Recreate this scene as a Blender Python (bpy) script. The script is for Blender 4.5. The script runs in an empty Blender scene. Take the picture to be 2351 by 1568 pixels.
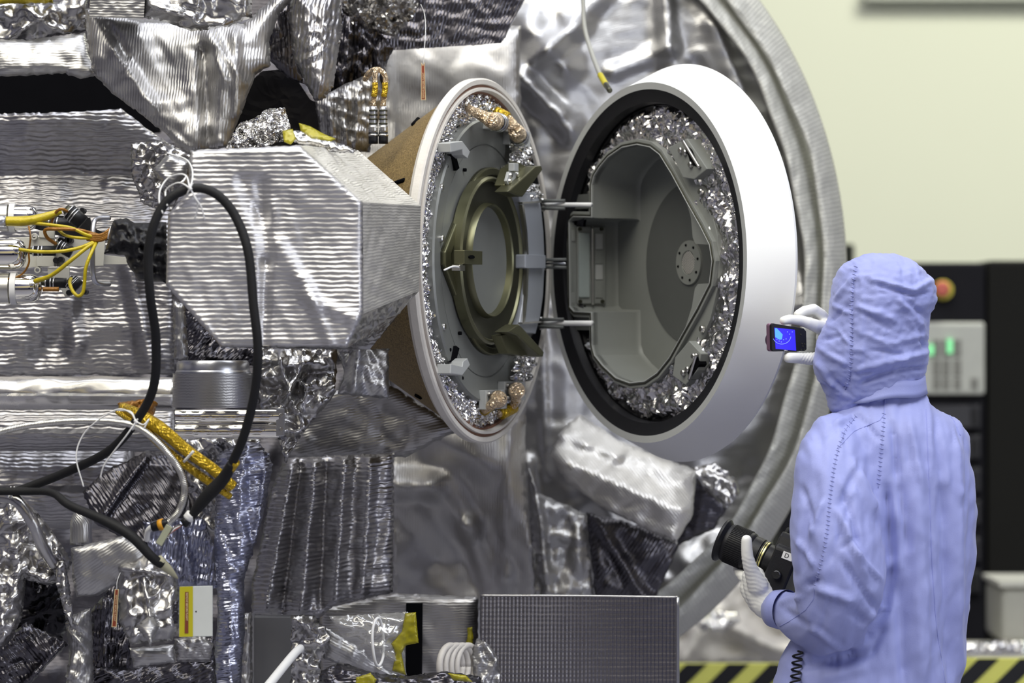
import bpy, bmesh, math, random
import numpy as np
from mathutils import Vector, Matrix
from mathutils.geometry import delaunay_2d_cdt
SC = bpy.context.scene
COL = SC.collection
pi = math.pi
CX, CY, FPX, CH = 1175.5, 784.0, 8000.0, 1.55   # picture centre, focal length in pixels, eye height

def P(px, py, Y):
    return Vector(((px-CX)/FPX*Y, Y, CH-(py-CY)/FPX*Y))

# ------------------------------------------------------------------ objects
def tag(o, label=None, cat=None, group=None, kind=None):
    if label: o['label'] = label
    if cat: o['category'] = cat
    if group: o['group'] = group
    if kind: o['kind'] = kind
    return o

def thing(name, label, cat, loc, group=None):
    o = bpy.data.objects.new(name, None)
    o.empty_display_size = .05
    COL.objects.link(o); o.location = Vector(loc)
    return tag(o, label, cat, group)

def wloc(o):
    v = Vector(o.location)
    while o.parent: o = o.parent; v += o.location
    return v

def mesh_obj(name, V, F, mat, parent=None, smooth=False, uv=None, label=None, cat=None, group=None, kind=None):
    """V in world metres; the object's origin sits at its own centre (or at its parent's)"""
    V = np.asarray([tuple(v) for v in V], dtype=float)
    if parent is not None: off = np.array(wloc(parent))
    else:
        off = (V.min(0)+V.max(0))/2; off[2] = V[:,2].min()
    me = bpy.data.meshes.new(name)
    me.from_pydata((V-off).tolist(), [], [tuple(int(i) for i in f) for f in F])
    if uv is not None:
        l = me.uv_layers.new(name='UVMap')
        idx = np.zeros(len(me.loops), dtype=np.int32); me.loops.foreach_get('vertex_index', idx)
        l.data.foreach_set('uv', np.asarray(uv, dtype=float)[idx].ravel())
    if smooth: me.polygons.foreach_set('use_smooth', [True]*len(me.polygons))
    me.update()
    if mat is not None: me.materials.append(mat)
    o = bpy.data.objects.new(name, me); COL.objects.link(o)
    if parent is not None: o.parent = parent
    else: o.location = Vector(off)
    return tag(o, label, cat, group, kind)

def fix_normals(o):
    bm = bmesh.new(); bm.from_mesh(o.data)
    bmesh.ops.recalc_face_normals(bm, faces=bm.faces); bm.to_mesh(o.data); bm.free(); return o

class MB:
    def __init__(s): s.V=[]; s.F=[]; s.UV=[]
    def add(s, V, F, uv=None):
        b=len(s.V); s.V += [Vector(v) for v in V]; s.F += [tuple(b+i for i in f) for f in F]
        s.UV += list(uv) if uv is not None else [(v[0], v[2]) for v in V]
        return s
    def out(s, name, mat, parent=None, smooth=False, bevel=0, **k):
        o = mesh_obj(name, s.V, s.F, mat, parent, smooth, uv=s.UV, **k)
        fix_normals(o)
        if bevel:
            m = o.modifiers.new('Bevel','BEVEL'); m.width=bevel; m.segments=2; m.limit_method='ANGLE'; m.angle_limit=.7
        return o

def catmull(pts, step):
    pts=[Vector(p) for p in pts]
    if len(pts)<3:
        n=max(2,int((pts[1]-pts[0]).length/step)); return [pts[0].lerp(pts[1],i/n) for i in range(n+1)]
    P_=[pts[0]*2-pts[1]]+pts+[pts[-1]*2-pts[-2]]; out=[]
    for i in range(1,len(P_)-2):
        a,b,c,d=P_[i-1:i+3]; n=max(1,int((c-b).length/step))
        for k in range(n):
            t=k/n
            out.append(.5*((2*b)+(c-a)*t+(2*a-5*b+4*c-d)*t*t+(3*b-a-3*c+d)*t**3))
    out.append(pts[-1].copy()); return out

def tube_geo(pts, r, seg=12, step=.008, cap=True, closed=False, smooth=True):
    """r: number, list per control point, or function of t"""
    q = catmull(pts, step) if smooth else [Vector(p) for p in pts]
    n=len(q)
    if closed and (q[0]-q[-1]).length<1e-6: q=q[:-1]; n-=1
    def rad(t):
        if callable(r): return r(t)
        if isinstance(r,(list,tuple)):
            x=t*(len(r)-1); i=min(int(x),len(r)-2); return r[i]+(r[i+1]-r[i])*(x-i)
        return r
    V=[];F=[];UV=[]; up=None; L=0
    for i,p in enumerate(q):
        if closed: t=(q[(i+1)%n]-q[i-1])
        else: t=(q[min(i+1,n-1)]-q[max(i-1,0)])
        t.normalize()
        if up is None:
            up=Vector((0,0,1)) if abs(t.z)<.9 else Vector((1,0,0))
        s=t.cross(up)
        if s.length<1e-6: s=t.cross(Vector((0,1,.1)))
        s.normalize(); up=s.cross(t).normalized()
        rr=rad(i/max(1,n-1)); 
        if i: L+=(q[i]-q[i-1]).length
        for k in range(seg):
            a=2*pi*k/seg
            V.append(p+(s*math.cos(a)+up*math.sin(a))*rr); UV.append((L,rr*a))
    m=n if closed else n-1
    for i in range(m):
        for k in range(seg):
            a=i*seg+k; b=i*seg+(k+1)%seg; j=((i+1)%n)*seg
            F.append((a,b,j+(k+1)%seg,j+k))
    if cap and not closed:
        F.append(tuple(range(seg))[::-1]); F.append(tuple((n-1)*seg+k for k in range(seg)))
    return V,F,UV

def tube(name, pts, r, mat, parent=None, seg=12, step=.008, closed=False, smooth=True, **k):
    V,F,UV=tube_geo(pts,r,seg,step,True,closed,smooth)
    return mesh_obj(name,V,F,mat,parent,True,uv=UV,**k)

class Frame:
    """a plane in the world: origin O, axes u (right), v (up), n (out)"""
    def __init__(s,O,n,v=(0,0,1)):
        s.O=Vector(O); s.n=Vector(n).normalized(); s.v=Vector(v); s.v=(s.v-s.n*s.v.dot(s.n)).normalized(); s.u=s.v.cross(s.n).normalized()
    def w(s,a,b,c=0): return s.O+s.u*a+s.v*b+s.n*c
    def px(s,x,y,c=0):
        """where the line of sight through a picture point meets the plane"""
        d=P(x,y,1.0)-Vector((0,0,CH)); o=Vector((0,0,CH)); O=s.O+s.n*c
        t=(O-o).dot(s.n)/d.dot(s.n); q=o+d*t-s.O
        return (q.dot(s.u), q.dot(s.v))
    def pp(s,L,c=0): return [s.px(x,y,c) for x,y in L]

def resample(loop, step, closed=True):
    out=[]; n=len(loop)
    for i in range(n if closed else n-1):
        a=loop[i]; b=loop[(i+1)%n]; d=math.hypot(b[0]-a[0],b[1]-a[1]); m=max(1,int(round(d/step)))
        for k in range(m): out.append((a[0]+(b[0]-a[0])*k/m, a[1]+(b[1]-a[1])*k/m))
    return out

def cdt(outer, holes=(), inner=()):
    V=[]; F=[]
    for L in [outer]+list(holes):
        b=len(V); V+= [Vector((p[0],p[1])) for p in L]; F.append(list(range(b,len(V))))
    V+= [Vector((p[0],p[1])) for p in inner]
    r=delaunay_2d_cdt(V,[],F,2 if holes else 1,1e-7)
    return [tuple(v) for v in r[0]], [tuple(f) for f in r[2]]

def plate_geo(fr, outer, c0, c1, holes=()):
    V2,T=cdt(outer,holes); n=len(V2)
    V=[fr.w(a,b,c1) for a,b in V2]+[fr.w(a,b,c0) for a,b in V2]
    F=list(T)+[tuple(n+i for i in f[::-1]) for f in T]
    cnt={}
    for f in T:
        for i in range(3):
            e=(f[i],f[(i+1)%3]); cnt[e]=1
    for (a,b) in list(cnt):
        if (b,a) not in cnt: F.append((a,n+a,n+b,b))
    return V,F,[(a,b) for a,b in V2]*2

def plate(name, fr, outer, c0, c1, mat, parent=None, holes=(), bevel=0, **k):
    m=MB(); m.add(*plate_geo(fr,outer,c0,c1,holes)); return m.out(name,mat,parent,bevel=bevel,**k)

def lathe_geo(fr, prof, seg=96, a0=0, a1=2*pi, cu=0, cv=0, closed=False):
    full=abs(a1-a0-2*pi)<1e-6; n=seg if full else seg+1; V=[];F=[];UV=[]
    for i in range(n):
        a=a0+(a1-a0)*i/seg
        for (r,c) in prof:
            V.append(fr.w(cu+r*math.cos(a),cv+r*math.sin(a),c)); UV.append((a*.4,r+c))
    m=len(prof)
    for i in range(seg):
        for k in range(m if closed else m-1):
            k2=(k+1)%m; j=(i+1)%n
            F.append((i*m+k,j*m+k,j*m+k2,i*m+k2))
    if not full and closed:
        F.append(tuple(range(m))); F.append(tuple((n-1)*m+k for k in range(m))[::-1])
    return V,F,UV

def lathe(name, fr, prof, mat, parent=None, seg=96, smooth=True, a0=0, a1=2*pi, cu=0, cv=0, closed=False, **k):
    m=MB(); m.add(*lathe_geo(fr,prof,seg,a0,a1,cu,cv,closed)); o=m.out(name,mat,parent,smooth,**k)
    if smooth:
        es=o.modifiers.new('EdgeSplit','EDGE_SPLIT'); es.split_angle=.6
    return o

def rect(u0,v0,u1,v1): return [(u0,v0),(u1,v0),(u1,v1),(u0,v1)]
def circ(cu,cv,r,n=32,ru=None): return [(cu+(ru or r)*math.cos(2*pi*i/n),cv+r*math.sin(2*pi*i/n)) for i in range(n)]
def box_geo(fr,u0,v0,u1,v1,c0,c1): return plate_geo(fr,rect(u0,v0,u1,v1),c0,c1)

# ------------------------------------------------------------------ crumpled foil
def tri(x): return 2*np.abs(2*(x-np.floor(x+.5)))-1
def crumple(X, scale, seed, octaves=3, dirs=4):
    rs=np.random.RandomState(seed); out=np.zeros(len(X)); amp=1; tot=0
    for o in range(octaves):
        for d in range(dirs):
            a=rs.rand()*2*pi; k=np.array([math.cos(a),math.sin(a)])/(scale*(.7+.7*rs.rand()))
            b=rs.rand()*2*pi; kk=np.array([math.cos(b),math.sin(b)])/(scale*1.7)
            out+=amp*tri(X@k+.35*np.sin(2*pi*(X@kk)+rs.rand()*6)+rs.rand()); 
        tot+=amp*math.sqrt(dirs); amp*=.5; scale*=.47
    return out/tot
def swell(X, scale, seed):
    rs=np.random.RandomState(seed+77); out=np.zeros(len(X))
    for d in range(6):
        a=rs.rand()*2*pi; k=np.array([math.cos(a),math.sin(a)])/(scale*(.6+rs.rand()))
        out+=np.sin(2*pi*(X@k)+rs.rand()*6.3)
    return out/3
def segdist(X,a,b):
    a=np.array(a,float); b=np.array(b,float); ab=b-a; t=np.clip(((X-a)@ab)/max(1e-9,ab@ab),0,1)
    return np.hypot(*(X-a-t[:,None]*ab).T), t
def loopdist(X,loop):
    d=np.full(len(X),1e9); n=len(loop)
    for i in range(n): d=np.minimum(d,segdist(X,loop[i],loop[(i+1)%n])[0])
    return d

def sheet(name, label, cat, poly, Y, mat, step=8, rot=0, tilt=(0,0), bulge=.02, edge=35, ridges=(), cr=(.006,60), sw=(0,300),
          seed=1, jag=2.0, curl=.0, thick=.003, smooth=True, parent=None, group=None, kind=None, fn=None, round_=0, oct_=2):
    """a draped foil sheet hung at depth Y over the outline poly (picture points); ridges=(x1,y1,x2,y2,width,height)"""
    rs=np.random.RandomState(seed)
    loop=[tuple(p) for p in poly]
    if round_:
        v=catmull([Vector((x,y,0)) for x,y in loop+loop[:1]],step)[:-1]; loop=[(p.x,p.y) for p in v]
    B=resample(loop,step)
    B=[(x+rs.randn()*jag*.5,y+rs.randn()*jag*.5) for x,y in B]
    xs=[p[0] for p in B]; ys=[p[1] for p in B]
    G=[]
    h=step*.87; j=0; y=min(ys)
    while y<max(ys):
        x=min(xs)+(j%2)*step/2
        while x<max(xs): G.append((x,y)); x+=step
        y+=h; j+=1
    G=np.array(G)+rs.randn(len(G),2)*step*.12
    # keep interior points away from the outline
    Bx=np.array(B); inside=np.zeros(len(G),bool); n=len(Bx)
    x1,y1=Bx[:,0],Bx[:,1]; x2,y2=np.roll(x1,-1),np.roll(y1,-1)
    for i in range(n):
        c=((y1[i]>G[:,1])!=(y2[i]>G[:,1]))
        with np.errstate(all='ignore'): xi=(x2[i]-x1[i])*(G[:,1]-y1[i])/(y2[i]-y1[i]+1e-12)+x1[i]
        inside^=(c&(G[:,0]<xi))
    G=G[inside]
    if len(G): G=G[loopdist(G,loop)>step*.5]
    V2,T=cdt(B,(),G.tolist())
    X=np.array(V2); cx,cy=X.mean(0)
    Yv=np.full(len(X),float(Y))
    Yv+=tilt[0]*(X[:,0]-cx)/1000+tilt[1]*(X[:,1]-cy)/1000
    d=loopdist(X,loop)
    f=np.clip(d/edge,0,1); f=np.sqrt(np.clip(1-(1-f)**2,0,1))
    Yv-=bulge*f
    if cr[0]: Yv-=cr[0]*crumple(X,cr[1],seed,oct_)
    if sw[0]: Yv-=sw[0]*swell(X,sw[1],seed)
    for r in ridges:
        x1_,y1_,x2_,y2_,w,hh=r[:6]; dd,t=segdist(X,(x1_,y1_),(x2_,y2_))
        q=np.clip(1-dd/w,0,1); Yv-=hh*(q*.6+.4*q*q*(3-2*q))
    if fn is not None: Yv=Yv+fn(X)
    if curl: Yv+=curl*np.clip(1-d/10,0,1)
    W=[P(a,b,c) for (a,b),c in zip(X,Yv)]
    c,s=math.cos(rot),math.sin(rot)
    uv=[((w.x)*c+(w.z)*s,-(w.x)*s+(w.z)*c) for w in W]
    o=mesh_obj(name,W,[t[::-1] for t in T],mat,parent,smooth,uv=uv,label=label,cat=cat,group=group,kind=kind)
    # outward = towards the camera
    if o.data.polygons and sum(p.normal.y*p.area for p in o.data.polygons)>0:
        o.data.flip_normals()
    if thick:
        m=o.modifiers.new('Solidify','SOLIDIFY'); m.thickness=thick; m.offset=-1
    return o

def patch(name, q, mat, parent, nu=30, nv=30, amp=.002, scale=.05, seed=1, rot=0, pull=0, **k):
    """wrinkled four-sided panel through the world points q = p00,p10,p11,p01"""
    p00,p10,p11,p01=[Vector(p) for p in q]; n=(p10-p00).cross(p01-p00).normalized()
    lu=((p10-p00).length+(p11-p01).length)/2; lv=((p01-p00).length+(p11-p10).length)/2
    S=[];T_=[]
    for j in range(nv+1):
        for i in range(nu+1): S.append((i/nu,j/nv))
    A=np.array(S); h=crumple(A*np.array([lu,lv]),scale,seed)*amp
    e=np.minimum(np.minimum(A[:,0],1-A[:,0])*lu,np.minimum(A[:,1],1-A[:,1])*lv); h=h*np.clip(e/.012,0,1)+pull*np.clip(e/.02,0,1)
    V=[(p00*(1-a)+p10*a)*(1-b)+(p01*(1-a)+p11*a)*b+n*float(hh) for (a,b),hh in zip(S,h)]
    F=[(j*(nu+1)+i,j*(nu+1)+i+1,(j+1)*(nu+1)+i+1,(j+1)*(nu+1)+i) for j in range(nv) for i in range(nu)]
    c,s=math.cos(rot),math.sin(rot)
    uv=[((a*lu)*c+(b*lv)*s,-(a*lu)*s+b*lv*c) for a,b in S]
    return mesh_obj(name,V,F,mat,parent,True,uv=uv,**k)

# ------------------------------------------------------------------ materials
def lin(c): return tuple((x/255/12.92 if x/255<=.04045 else ((x/255+.055)/1.055)**2.4) for x in c)
def newmat(name):
    m=bpy.data.materials.new(name); m.use_nodes=True; nt=m.node_tree; return m,nt,nt.nodes['Principled BSDF']
def nd(nt,t,**k):
    n=nt.nodes.new(t)
    for a,b in k.items():
        if a.startswith('i_'): n.inputs[a[2:].replace('_',' ')].default_value=b
        else: setattr(n,a,b)
    return n
def plain(name, col, rough=.5, metal=0, var=.08, scale=20, bump=0, bscale=200, spec=.5, emit=None, estr=0, alpha=1, trans=0):
    m,nt,b=newmat(name); L=nt.links
    tc=nd(nt,'ShaderNodeTexCoord'); no=nd(nt,'ShaderNodeTexNoise',i_Scale=scale,i_Detail=4.0)
    L.new(tc.outputs['Object'],no.inputs['Vector'])
    mx=nd(nt,'ShaderNodeMix',data_type='RGBA'); mx.inputs['A'].default_value=(*[x*(1-var) for x in col],1); mx.inputs['B'].default_value=(*[min(1,x*(1+var)) for x in col],1)
    L.new(no.outputs['Fac'],mx.inputs['Factor']); L.new(mx.outputs['Result'],b.inputs['Base Color'])
    b.inputs['Roughness'].default_value=rough; b.inputs['Metallic'].default_value=metal
    b.inputs['Specular IOR Level'].default_value=spec
    if bump:
        n2=nd(nt,'ShaderNodeTexNoise',i_Scale=bscale,i_Detail=3.0); L.new(tc.outputs['Object'],n2.inputs['Vector'])
        bp=nd(nt,'ShaderNodeBump',i_Strength=bump,i_Distance=.002); L.new(n2.outputs['Fac'],bp.inputs['Height']); L.new(bp.outputs['Normal'],b.inputs['Normal'])
    if emit: b.inputs['Emission Color'].default_value=(*emit,1); b.inputs['Emission Strength'].default_value=estr
    if trans: b.inputs['Transmission Weight'].default_value=trans
    if alpha<1: b.inputs['Alpha'].default_value=alpha
    return m
def foil(name, col=(.78,.77,.77), rough=.27, rib=0, ribh=.0012, wob=2.5, crease=.5, cscale=18, metal=1.0, fine=.25, dirt=.12, milky=0):
    """metallised film: reinforcing ribs along u, crisp creases, slight staining"""
    m,nt,b=newmat(name); L=nt.links
    uv=nd(nt,'ShaderNodeUVMap',uv_map='UVMap'); tc=nd(nt,'ShaderNodeTexCoord')
    b.inputs['Metallic'].default_value=metal
    no=nd(nt,'ShaderNodeTexNoise',i_Scale=9.0,i_Detail=5.0); L.new(tc.outputs['Object'],no.inputs['Vector'])
    mx=nd(nt,'ShaderNodeMix',data_type='RGBA'); mx.inputs['A'].default_value=(*[x*(1-dirt*2) for x in col],1); mx.inputs['B'].default_value=(*col,1)
    L.new(no.outputs['Fac'],mx.inputs['Factor']); L.new(mx.outputs['Result'],b.inputs['Base Color'])
    mr=nd(nt,'ShaderNodeMapRange'); mr.inputs['To Min'].default_value=rough*.75; mr.inputs['To Max'].default_value=rough*1.3
    L.new(no.outputs['Fac'],mr.inputs['Value']); L.new(mr.outputs['Result'],b.inputs['Roughness'])
    prev=None
    rd=nd(nt,'ShaderNodeTexNoise',noise_type='RIDGED_MULTIFRACTAL',i_Scale=float(cscale),i_Detail=4.0,i_Roughness=.55); L.new(tc.outputs['Object'],rd.inputs['Vector'])
    b1=nd(nt,'ShaderNodeBump',i_Strength=crease,i_Distance=.006); L.new(rd.outputs['Fac'],b1.inputs['Height']); prev=b1
    vo=nd(nt,'ShaderNodeTexVoronoi',feature='F1',distance='MANHATTAN',i_Scale=float(cscale*3.2)); 
    wv=nd(nt,'ShaderNodeVectorMath',operation='ADD'); n3=nd(nt,'ShaderNodeTexNoise',i_Scale=12.0); L.new(tc.outputs['Object'],n3.inputs['Vector'])
    sc_=nd(nt,'ShaderNodeVectorMath',operation='SCALE'); sc_.inputs['Scale'].default_value=.08; L.new(n3.outputs['Color'],sc_.inputs[0])
    L.new(tc.outputs['Object'],wv.inputs[0]); L.new(sc_.outputs[0],wv.inputs[1]); L.new(wv.outputs[0],vo.inputs['Vector'])
    b2=nd(nt,'ShaderNodeBump',i_Strength=fine,i_Distance=.004); L.new(vo.outputs['Distance'],b2.inputs['Height']); L.new(prev.outputs['Normal'],b2.inputs['Normal']); prev=b2
    if rib:
        wa=nd(nt,'ShaderNodeTexWave',wave_type='BANDS',bands_direction='Y',wave_profile='SIN'); wa.inputs['Scale'].default_value=.314/rib
        wa.inputs['Distortion'].default_value=wob; wa.inputs['Detail'].default_value=2; wa.inputs['Detail Scale'].default_value=.9
        L.new(uv.outputs['UV'],wa.inputs['Vector'])
        b3=nd(nt,'ShaderNodeBump',i_Strength=1.0,i_Distance=ribh); L.new(wa.outputs['Fac'],b3.inputs['Height']); L.new(prev.outputs['Normal'],b3.inputs['Normal']); prev=b3
    L.new(prev.outputs['Normal'],b.inputs['Normal'])
    return m
# ------------------------------------------------------------------ camera
cam=bpy.data.cameras.new('camera'); cam.sensor_width=36; cam.lens=36*FPX/2351
co=bpy.data.objects.new('camera',cam); COL.objects.link(co); co.location=(0,0,CH); co.rotation_euler=(pi/2,0,0)
cam.dof.use_dof=True; cam.dof.focus_distance=7.55; cam.dof.aperture_fstop=2.7; cam.clip_end=200
SC.camera=co
SC.view_settings.view_transform='Standard'; SC.view_settings.look='None'; SC.view_settings.exposure=0.0; SC.view_settings.gamma=1
# ------------------------------------------------------------------ materials
M={}
M['f_rib']=foil('foil_ribbed',(.70,.69,.69),.38,.0098,.0008,2.2,.12,8,fine=.06,metal=.9)
M['f_rib2']=foil('foil_ribbed_loose',(.47,.46,.47),.36,.0105,.0015,4.5,.22,7,fine=.15)
M['f_fine']=foil('foil_fine_ribs',(.53,.52,.51),.41,.0062,.0005,3.0,.16,6,fine=.10)
M['f_soft']=foil('foil_soft',(.53,.525,.52),.40,.0060,.00025,3.0,.12,4,fine=.04)
M['f_crum']=foil('foil_crumpled',(.55,.54,.53),.28,0,0,0,.6,13,fine=.12)
M['f_shine']=foil('foil_shiny_crinkled',(.85,.84,.83),.13,0,0,0,1.0,30,fine=.9)
M['f_dark']=foil('foil_dark',(.13,.125,.14),.30,.0085,.0009,3.0,.28,7,fine=.12)  # darker copy of the foil, dark reflections put into the colour
M['f_blue']=foil('foil_blue_reflection',(.47,.49,.62),.30,.0090,.0010,3.0,.3,8,fine=.15)  # blue light mirrored by the foil is put into its colour
M['gold']=foil('tan_gold_wrap',(.85,.66,.44),.27,0,0,0,1.0,55,fine=.9,metal=.75)
M['kapton']=foil('amber_kapton_wrap',(.58,.38,.015),.28,0,0,0,.9,45,fine=.7,metal=.5)
M['f_crinkle']=foil('foil_crinkled',(.66,.65,.65),.20,0,0,0,1.0,26,fine=.12)
M['f_lit']=foil('foil_lit',(.84,.82,.77),.42,.0062,.0006,2.5,.12,6,fine=.05,metal=.8)  # paler copy of the foil, light from above put into the colour
M['f_shade']=foil('foil_recess_shade',(.035,.034,.038),.30,0,0,0,.5,9,fine=.3)  # blackened foil, the shade of recesses is put into its colour
M['f_tube']=foil('foil_tube',(.80,.78,.74),.26,.03,.0004,1.0,.15,7,fine=.06)
M['film']=foil('milky_film',(.52,.52,.48),.50,.012,.0004,2.0,.2,5,metal=.2,fine=.08)
M['black']=plain('black_interior_shade',(.003,.003,.004),.9,0,.2,spec=.05)  # near-black colour paints the shade inside openings, holes and gaps
M['rubber']=plain('black_cable_jacket',(.012,.012,.013),.62,0,.2,60,.3,300,spec=.25)
M['blackpl']=plain('black_plastic',(.008,.008,.010),.45,0,.2,60,.15,500,spec=.3)
M['white']=plain('white_paint',(.88,.885,.86),.55,0,.015,8,.04,400)
M['offwhite']=plain('offwhite_silicone',(.60,.57,.52),.6,0,.12,25,.3,120)
M['brownseam']=plain('brown_adhesive',(.16,.075,.045),.7,0,.4,60,.4,200)
M['grey']=plain('grey_anodised_plate',(.215,.222,.21),.42,.35,.05,30,.06,700)
M['grey2']=plain('pale_grey_paint',(.42,.43,.42),.45,.1,.05,30,.05,500)
M['cav']=plain('cavity_grey_primer',(.225,.235,.22),.5,.1,.10,9,.06,500)
M['cavdark']=plain('dark_grey_disc',(.095,.10,.096),.55,.1,.06,30,.08,700)
M['olive']=plain('olive_chromate_metal',(.150,.148,.085),.33,.75,.12,25,.05,500)
M['olived']=plain('dark_olive_metal',(.060,.060,.042),.38,.7,.15,25,.05,500)
M['steel']=plain('bare_steel',(.62,.61,.58),.28,1,.06,40,.05,400)
M['chrome']=plain('mirror_strip',(.88,.86,.80),.07,1,.03,20,.02,30)
M['satin']=plain('satin_aluminium',(.56,.57,.60),.30,.95,.05,25,.05,300)
M['yellow']=plain('yellow_cable',(.46,.36,.008),.38,.1,.35,60,.4,220)
M['yband']=plain('yellow_paint',(.42,.38,.008),.5,0,.05)
M['brown_k']=plain('brown_aged_kapton',(.28,.12,.012),.35,.2,.5,60,.6,200)
M['tie']=plain('white_nylon_tie',(.75,.75,.74),.5,0,.04)
M['red']=plain('red_tag',(.22,.035,.01),.6,0,.1)
M['cream']=plain('cream_lettering',(.75,.62,.35),.6,0,.03)
M['tape']=plain('yellow_film_tape',(.36,.32,.012),.25,.1,.25,40,.6,90,alpha=.72)
M['guard']=plain('pale_blue_grey_guard',(.40,.42,.46),.38,.25,.05)
M['ink']=plain('black_ink',(.01,.01,.01),.6,0,.03)
M['conduit']=plain('conduit_steel',(.70,.69,.64),.30,.9,.08,40)
def brown_mat():
    m,nt,b=newmat('brown_woven_composite'); L=nt.links
    uv=nd(nt,'ShaderNodeUVMap',uv_map='UVMap'); tc=nd(nt,'ShaderNodeTexCoord')
    no=nd(nt,'ShaderNodeTexNoise',i_Scale=260.0,i_Detail=3.0); L.new(tc.outputs['Object'],no.inputs['Vector'])
    rp=nd(nt,'ShaderNodeValToRGB'); rp.color_ramp.elements[0].position=.3; rp.color_ramp.elements[0].color=(.10,.065,.022,1); rp.color_ramp.elements[1].position=.7; rp.color_ramp.elements[1].color=(.27,.19,.075,1)
    L.new(no.outputs['Fac'],rp.inputs['Fac']); L.new(rp.outputs['Color'],b.inputs['Base Color']); b.inputs['Roughness'].default_value=.55
    bp=nd(nt,'ShaderNodeBump',i_Strength=.5,i_Distance=.001); L.new(no.outputs['Fac'],bp.inputs['Height']); L.new(bp.outputs['Normal'],b.inputs['Normal']); return m
M['brown']=brown_mat()
def clear_mat():
    m,nt,b=newmat('clear_film'); L=nt.links
    tr=nd(nt,'ShaderNodeBsdfTransparent'); gl=nd(nt,'ShaderNodeBsdfGlossy'); gl.inputs['Roughness'].default_value=.12
    df=nd(nt,'ShaderNodeBsdfDiffuse'); df.inputs['Color'].default_value=(.75,.75,.70,1)
    tc=nd(nt,'ShaderNodeTexCoord'); no=nd(nt,'ShaderNodeTexNoise',noise_type='RIDGED_MULTIFRACTAL',i_Scale=25.0,i_Detail=4.0); L.new(tc.outputs['Object'],no.inputs['Vector'])
    bp=nd(nt,'ShaderNodeBump',i_Strength=.6,i_Distance=.004); L.new(no.outputs['Fac'],bp.inputs['Height']); L.new(bp.outputs['Normal'],gl.inputs['Normal'])
    m1=nd(nt,'ShaderNodeMixShader'); m1.inputs[0].default_value=.22; L.new(tr.outputs[0],m1.inputs[1]); L.new(df.outputs[0],m1.inputs[2])
    m2=nd(nt,'ShaderNodeMixShader'); m2.inputs[0].default_value=.22; L.new(m1.outputs[0],m2.inputs[1]); L.new(gl.outputs[0],m2.inputs[2])
    L.new(m2.outputs[0],nt.nodes['Material Output'].inputs['Surface']); return m
M['clear']=clear_mat()
def cloth_mat():
    m,nt,b=newmat('lavender_cleanroom_cloth'); L=nt.links
    tc=nd(nt,'ShaderNodeTexCoord')
    no=nd(nt,'ShaderNodeTexNoise',i_Scale=14.0,i_Detail=5.0); L.new(tc.outputs['Object'],no.inputs['Vector'])
    mx=nd(nt,'ShaderNodeMix',data_type='RGBA'); mx.inputs['A'].default_value=(.235,.265,.56,1); mx.inputs['B'].default_value=(.30,.335,.64,1)
    L.new(no.outputs['Fac'],mx.inputs['Factor']); L.new(mx.outputs['Result'],b.inputs['Base Color'])
    b.inputs['Roughness'].default_value=.6; b.inputs['Sheen Weight'].default_value=.15
    rd=nd(nt,'ShaderNodeTexNoise',noise_type='RIDGED_MULTIFRACTAL',i_Scale=9.0,i_Detail=3.0,i_Distortion=.6); L.new(tc.outputs['Object'],rd.inputs['Vector'])
    b1=nd(nt,'ShaderNodeBump',i_Strength=.35,i_Distance=.006); L.new(rd.outputs['Fac'],b1.inputs['Height'])
    ck=nd(nt,'ShaderNodeTexNoise',i_Scale=420.0,i_Detail=2.0); L.new(tc.outputs['Object'],ck.inputs['Vector'])
    b2=nd(nt,'ShaderNodeBump',i_Strength=.25,i_Distance=.001); L.new(ck.outputs['Fac'],b2.inputs['Height']); L.new(b1.outputs['Normal'],b2.inputs['Normal'])
    L.new(b2.outputs['Normal'],b.inputs['Normal']); return m
M['cloth']=cloth_mat()
M['seam']=plain('lavender_seam',(.27,.30,.62),.7,0,.05)
M['glove']=plain('white_latex',(.80,.80,.76),.38,0,.03,30,.12,90)
M['skin']=plain('skin',(.55,.35,.26),.5,0,.05)
# ------------------------------------------------------------------ light: clean room, bright high lamps, world bands and patches made up for the foil to reflect
w=bpy.data.worlds.new('world'); SC.world=w; w.use_nodes=True; nt=w.node_tree; L=nt.links; bg=nt.nodes['Background']
tc=nd(nt,'ShaderNodeTexCoord'); sp=nd(nt,'ShaderNodeSeparateXYZ'); L.new(tc.outputs['Generated'],sp.inputs[0])
r=nd(nt,'ShaderNodeValToRGB'); e=r.color_ramp.elements; e[0].position=.0; e[0].color=(.02,.02,.035,1); e[1].position=1; e[1].color=(1.0,.97,.82,1)
for p,c in ((.40,(.018,.018,.036,1)),(.485,(.07,.07,.12,1)),(.52,(.30,.29,.31,1)),(.60,(.85,.78,.56,1)),(.70,(.30,.30,.40,1))):
    k=e.new(p); k.color=c
mr=nd(nt,'ShaderNodeMapRange'); mr.inputs['From Min'].default_value=-1; mr.inputs['From Max'].default_value=1; L.new(sp.outputs['Z'],mr.inputs['Value']); L.new(mr.outputs['Result'],r.inputs['Fac'])
no=nd(nt,'ShaderNodeTexNoise',i_Scale=3.2,i_Detail=3.0,i_Roughness=.45); L.new(tc.outputs['Generated'],no.inputs['Vector'])
r2=nd(nt,'ShaderNodeValToRGB'); e=r2.color_ramp.elements; e[0].position=.38; e[0].color=(.10,.10,.20,1); e[1].position=.62; e[1].color=(1.25,1.17,.93,1)
k=e.new(.48); k.color=(.60,.64,.96,1)
L.new(no.outputs['Fac'],r2.inputs['Fac'])
mu=nd(nt,'ShaderNodeMix',data_type='RGBA',blend_type='MULTIPLY'); mu.inputs['Factor'].default_value=1; L.new(r.outputs['Color'],mu.inputs['A']); L.new(r2.outputs['Color'],mu.inputs['B'])
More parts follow.
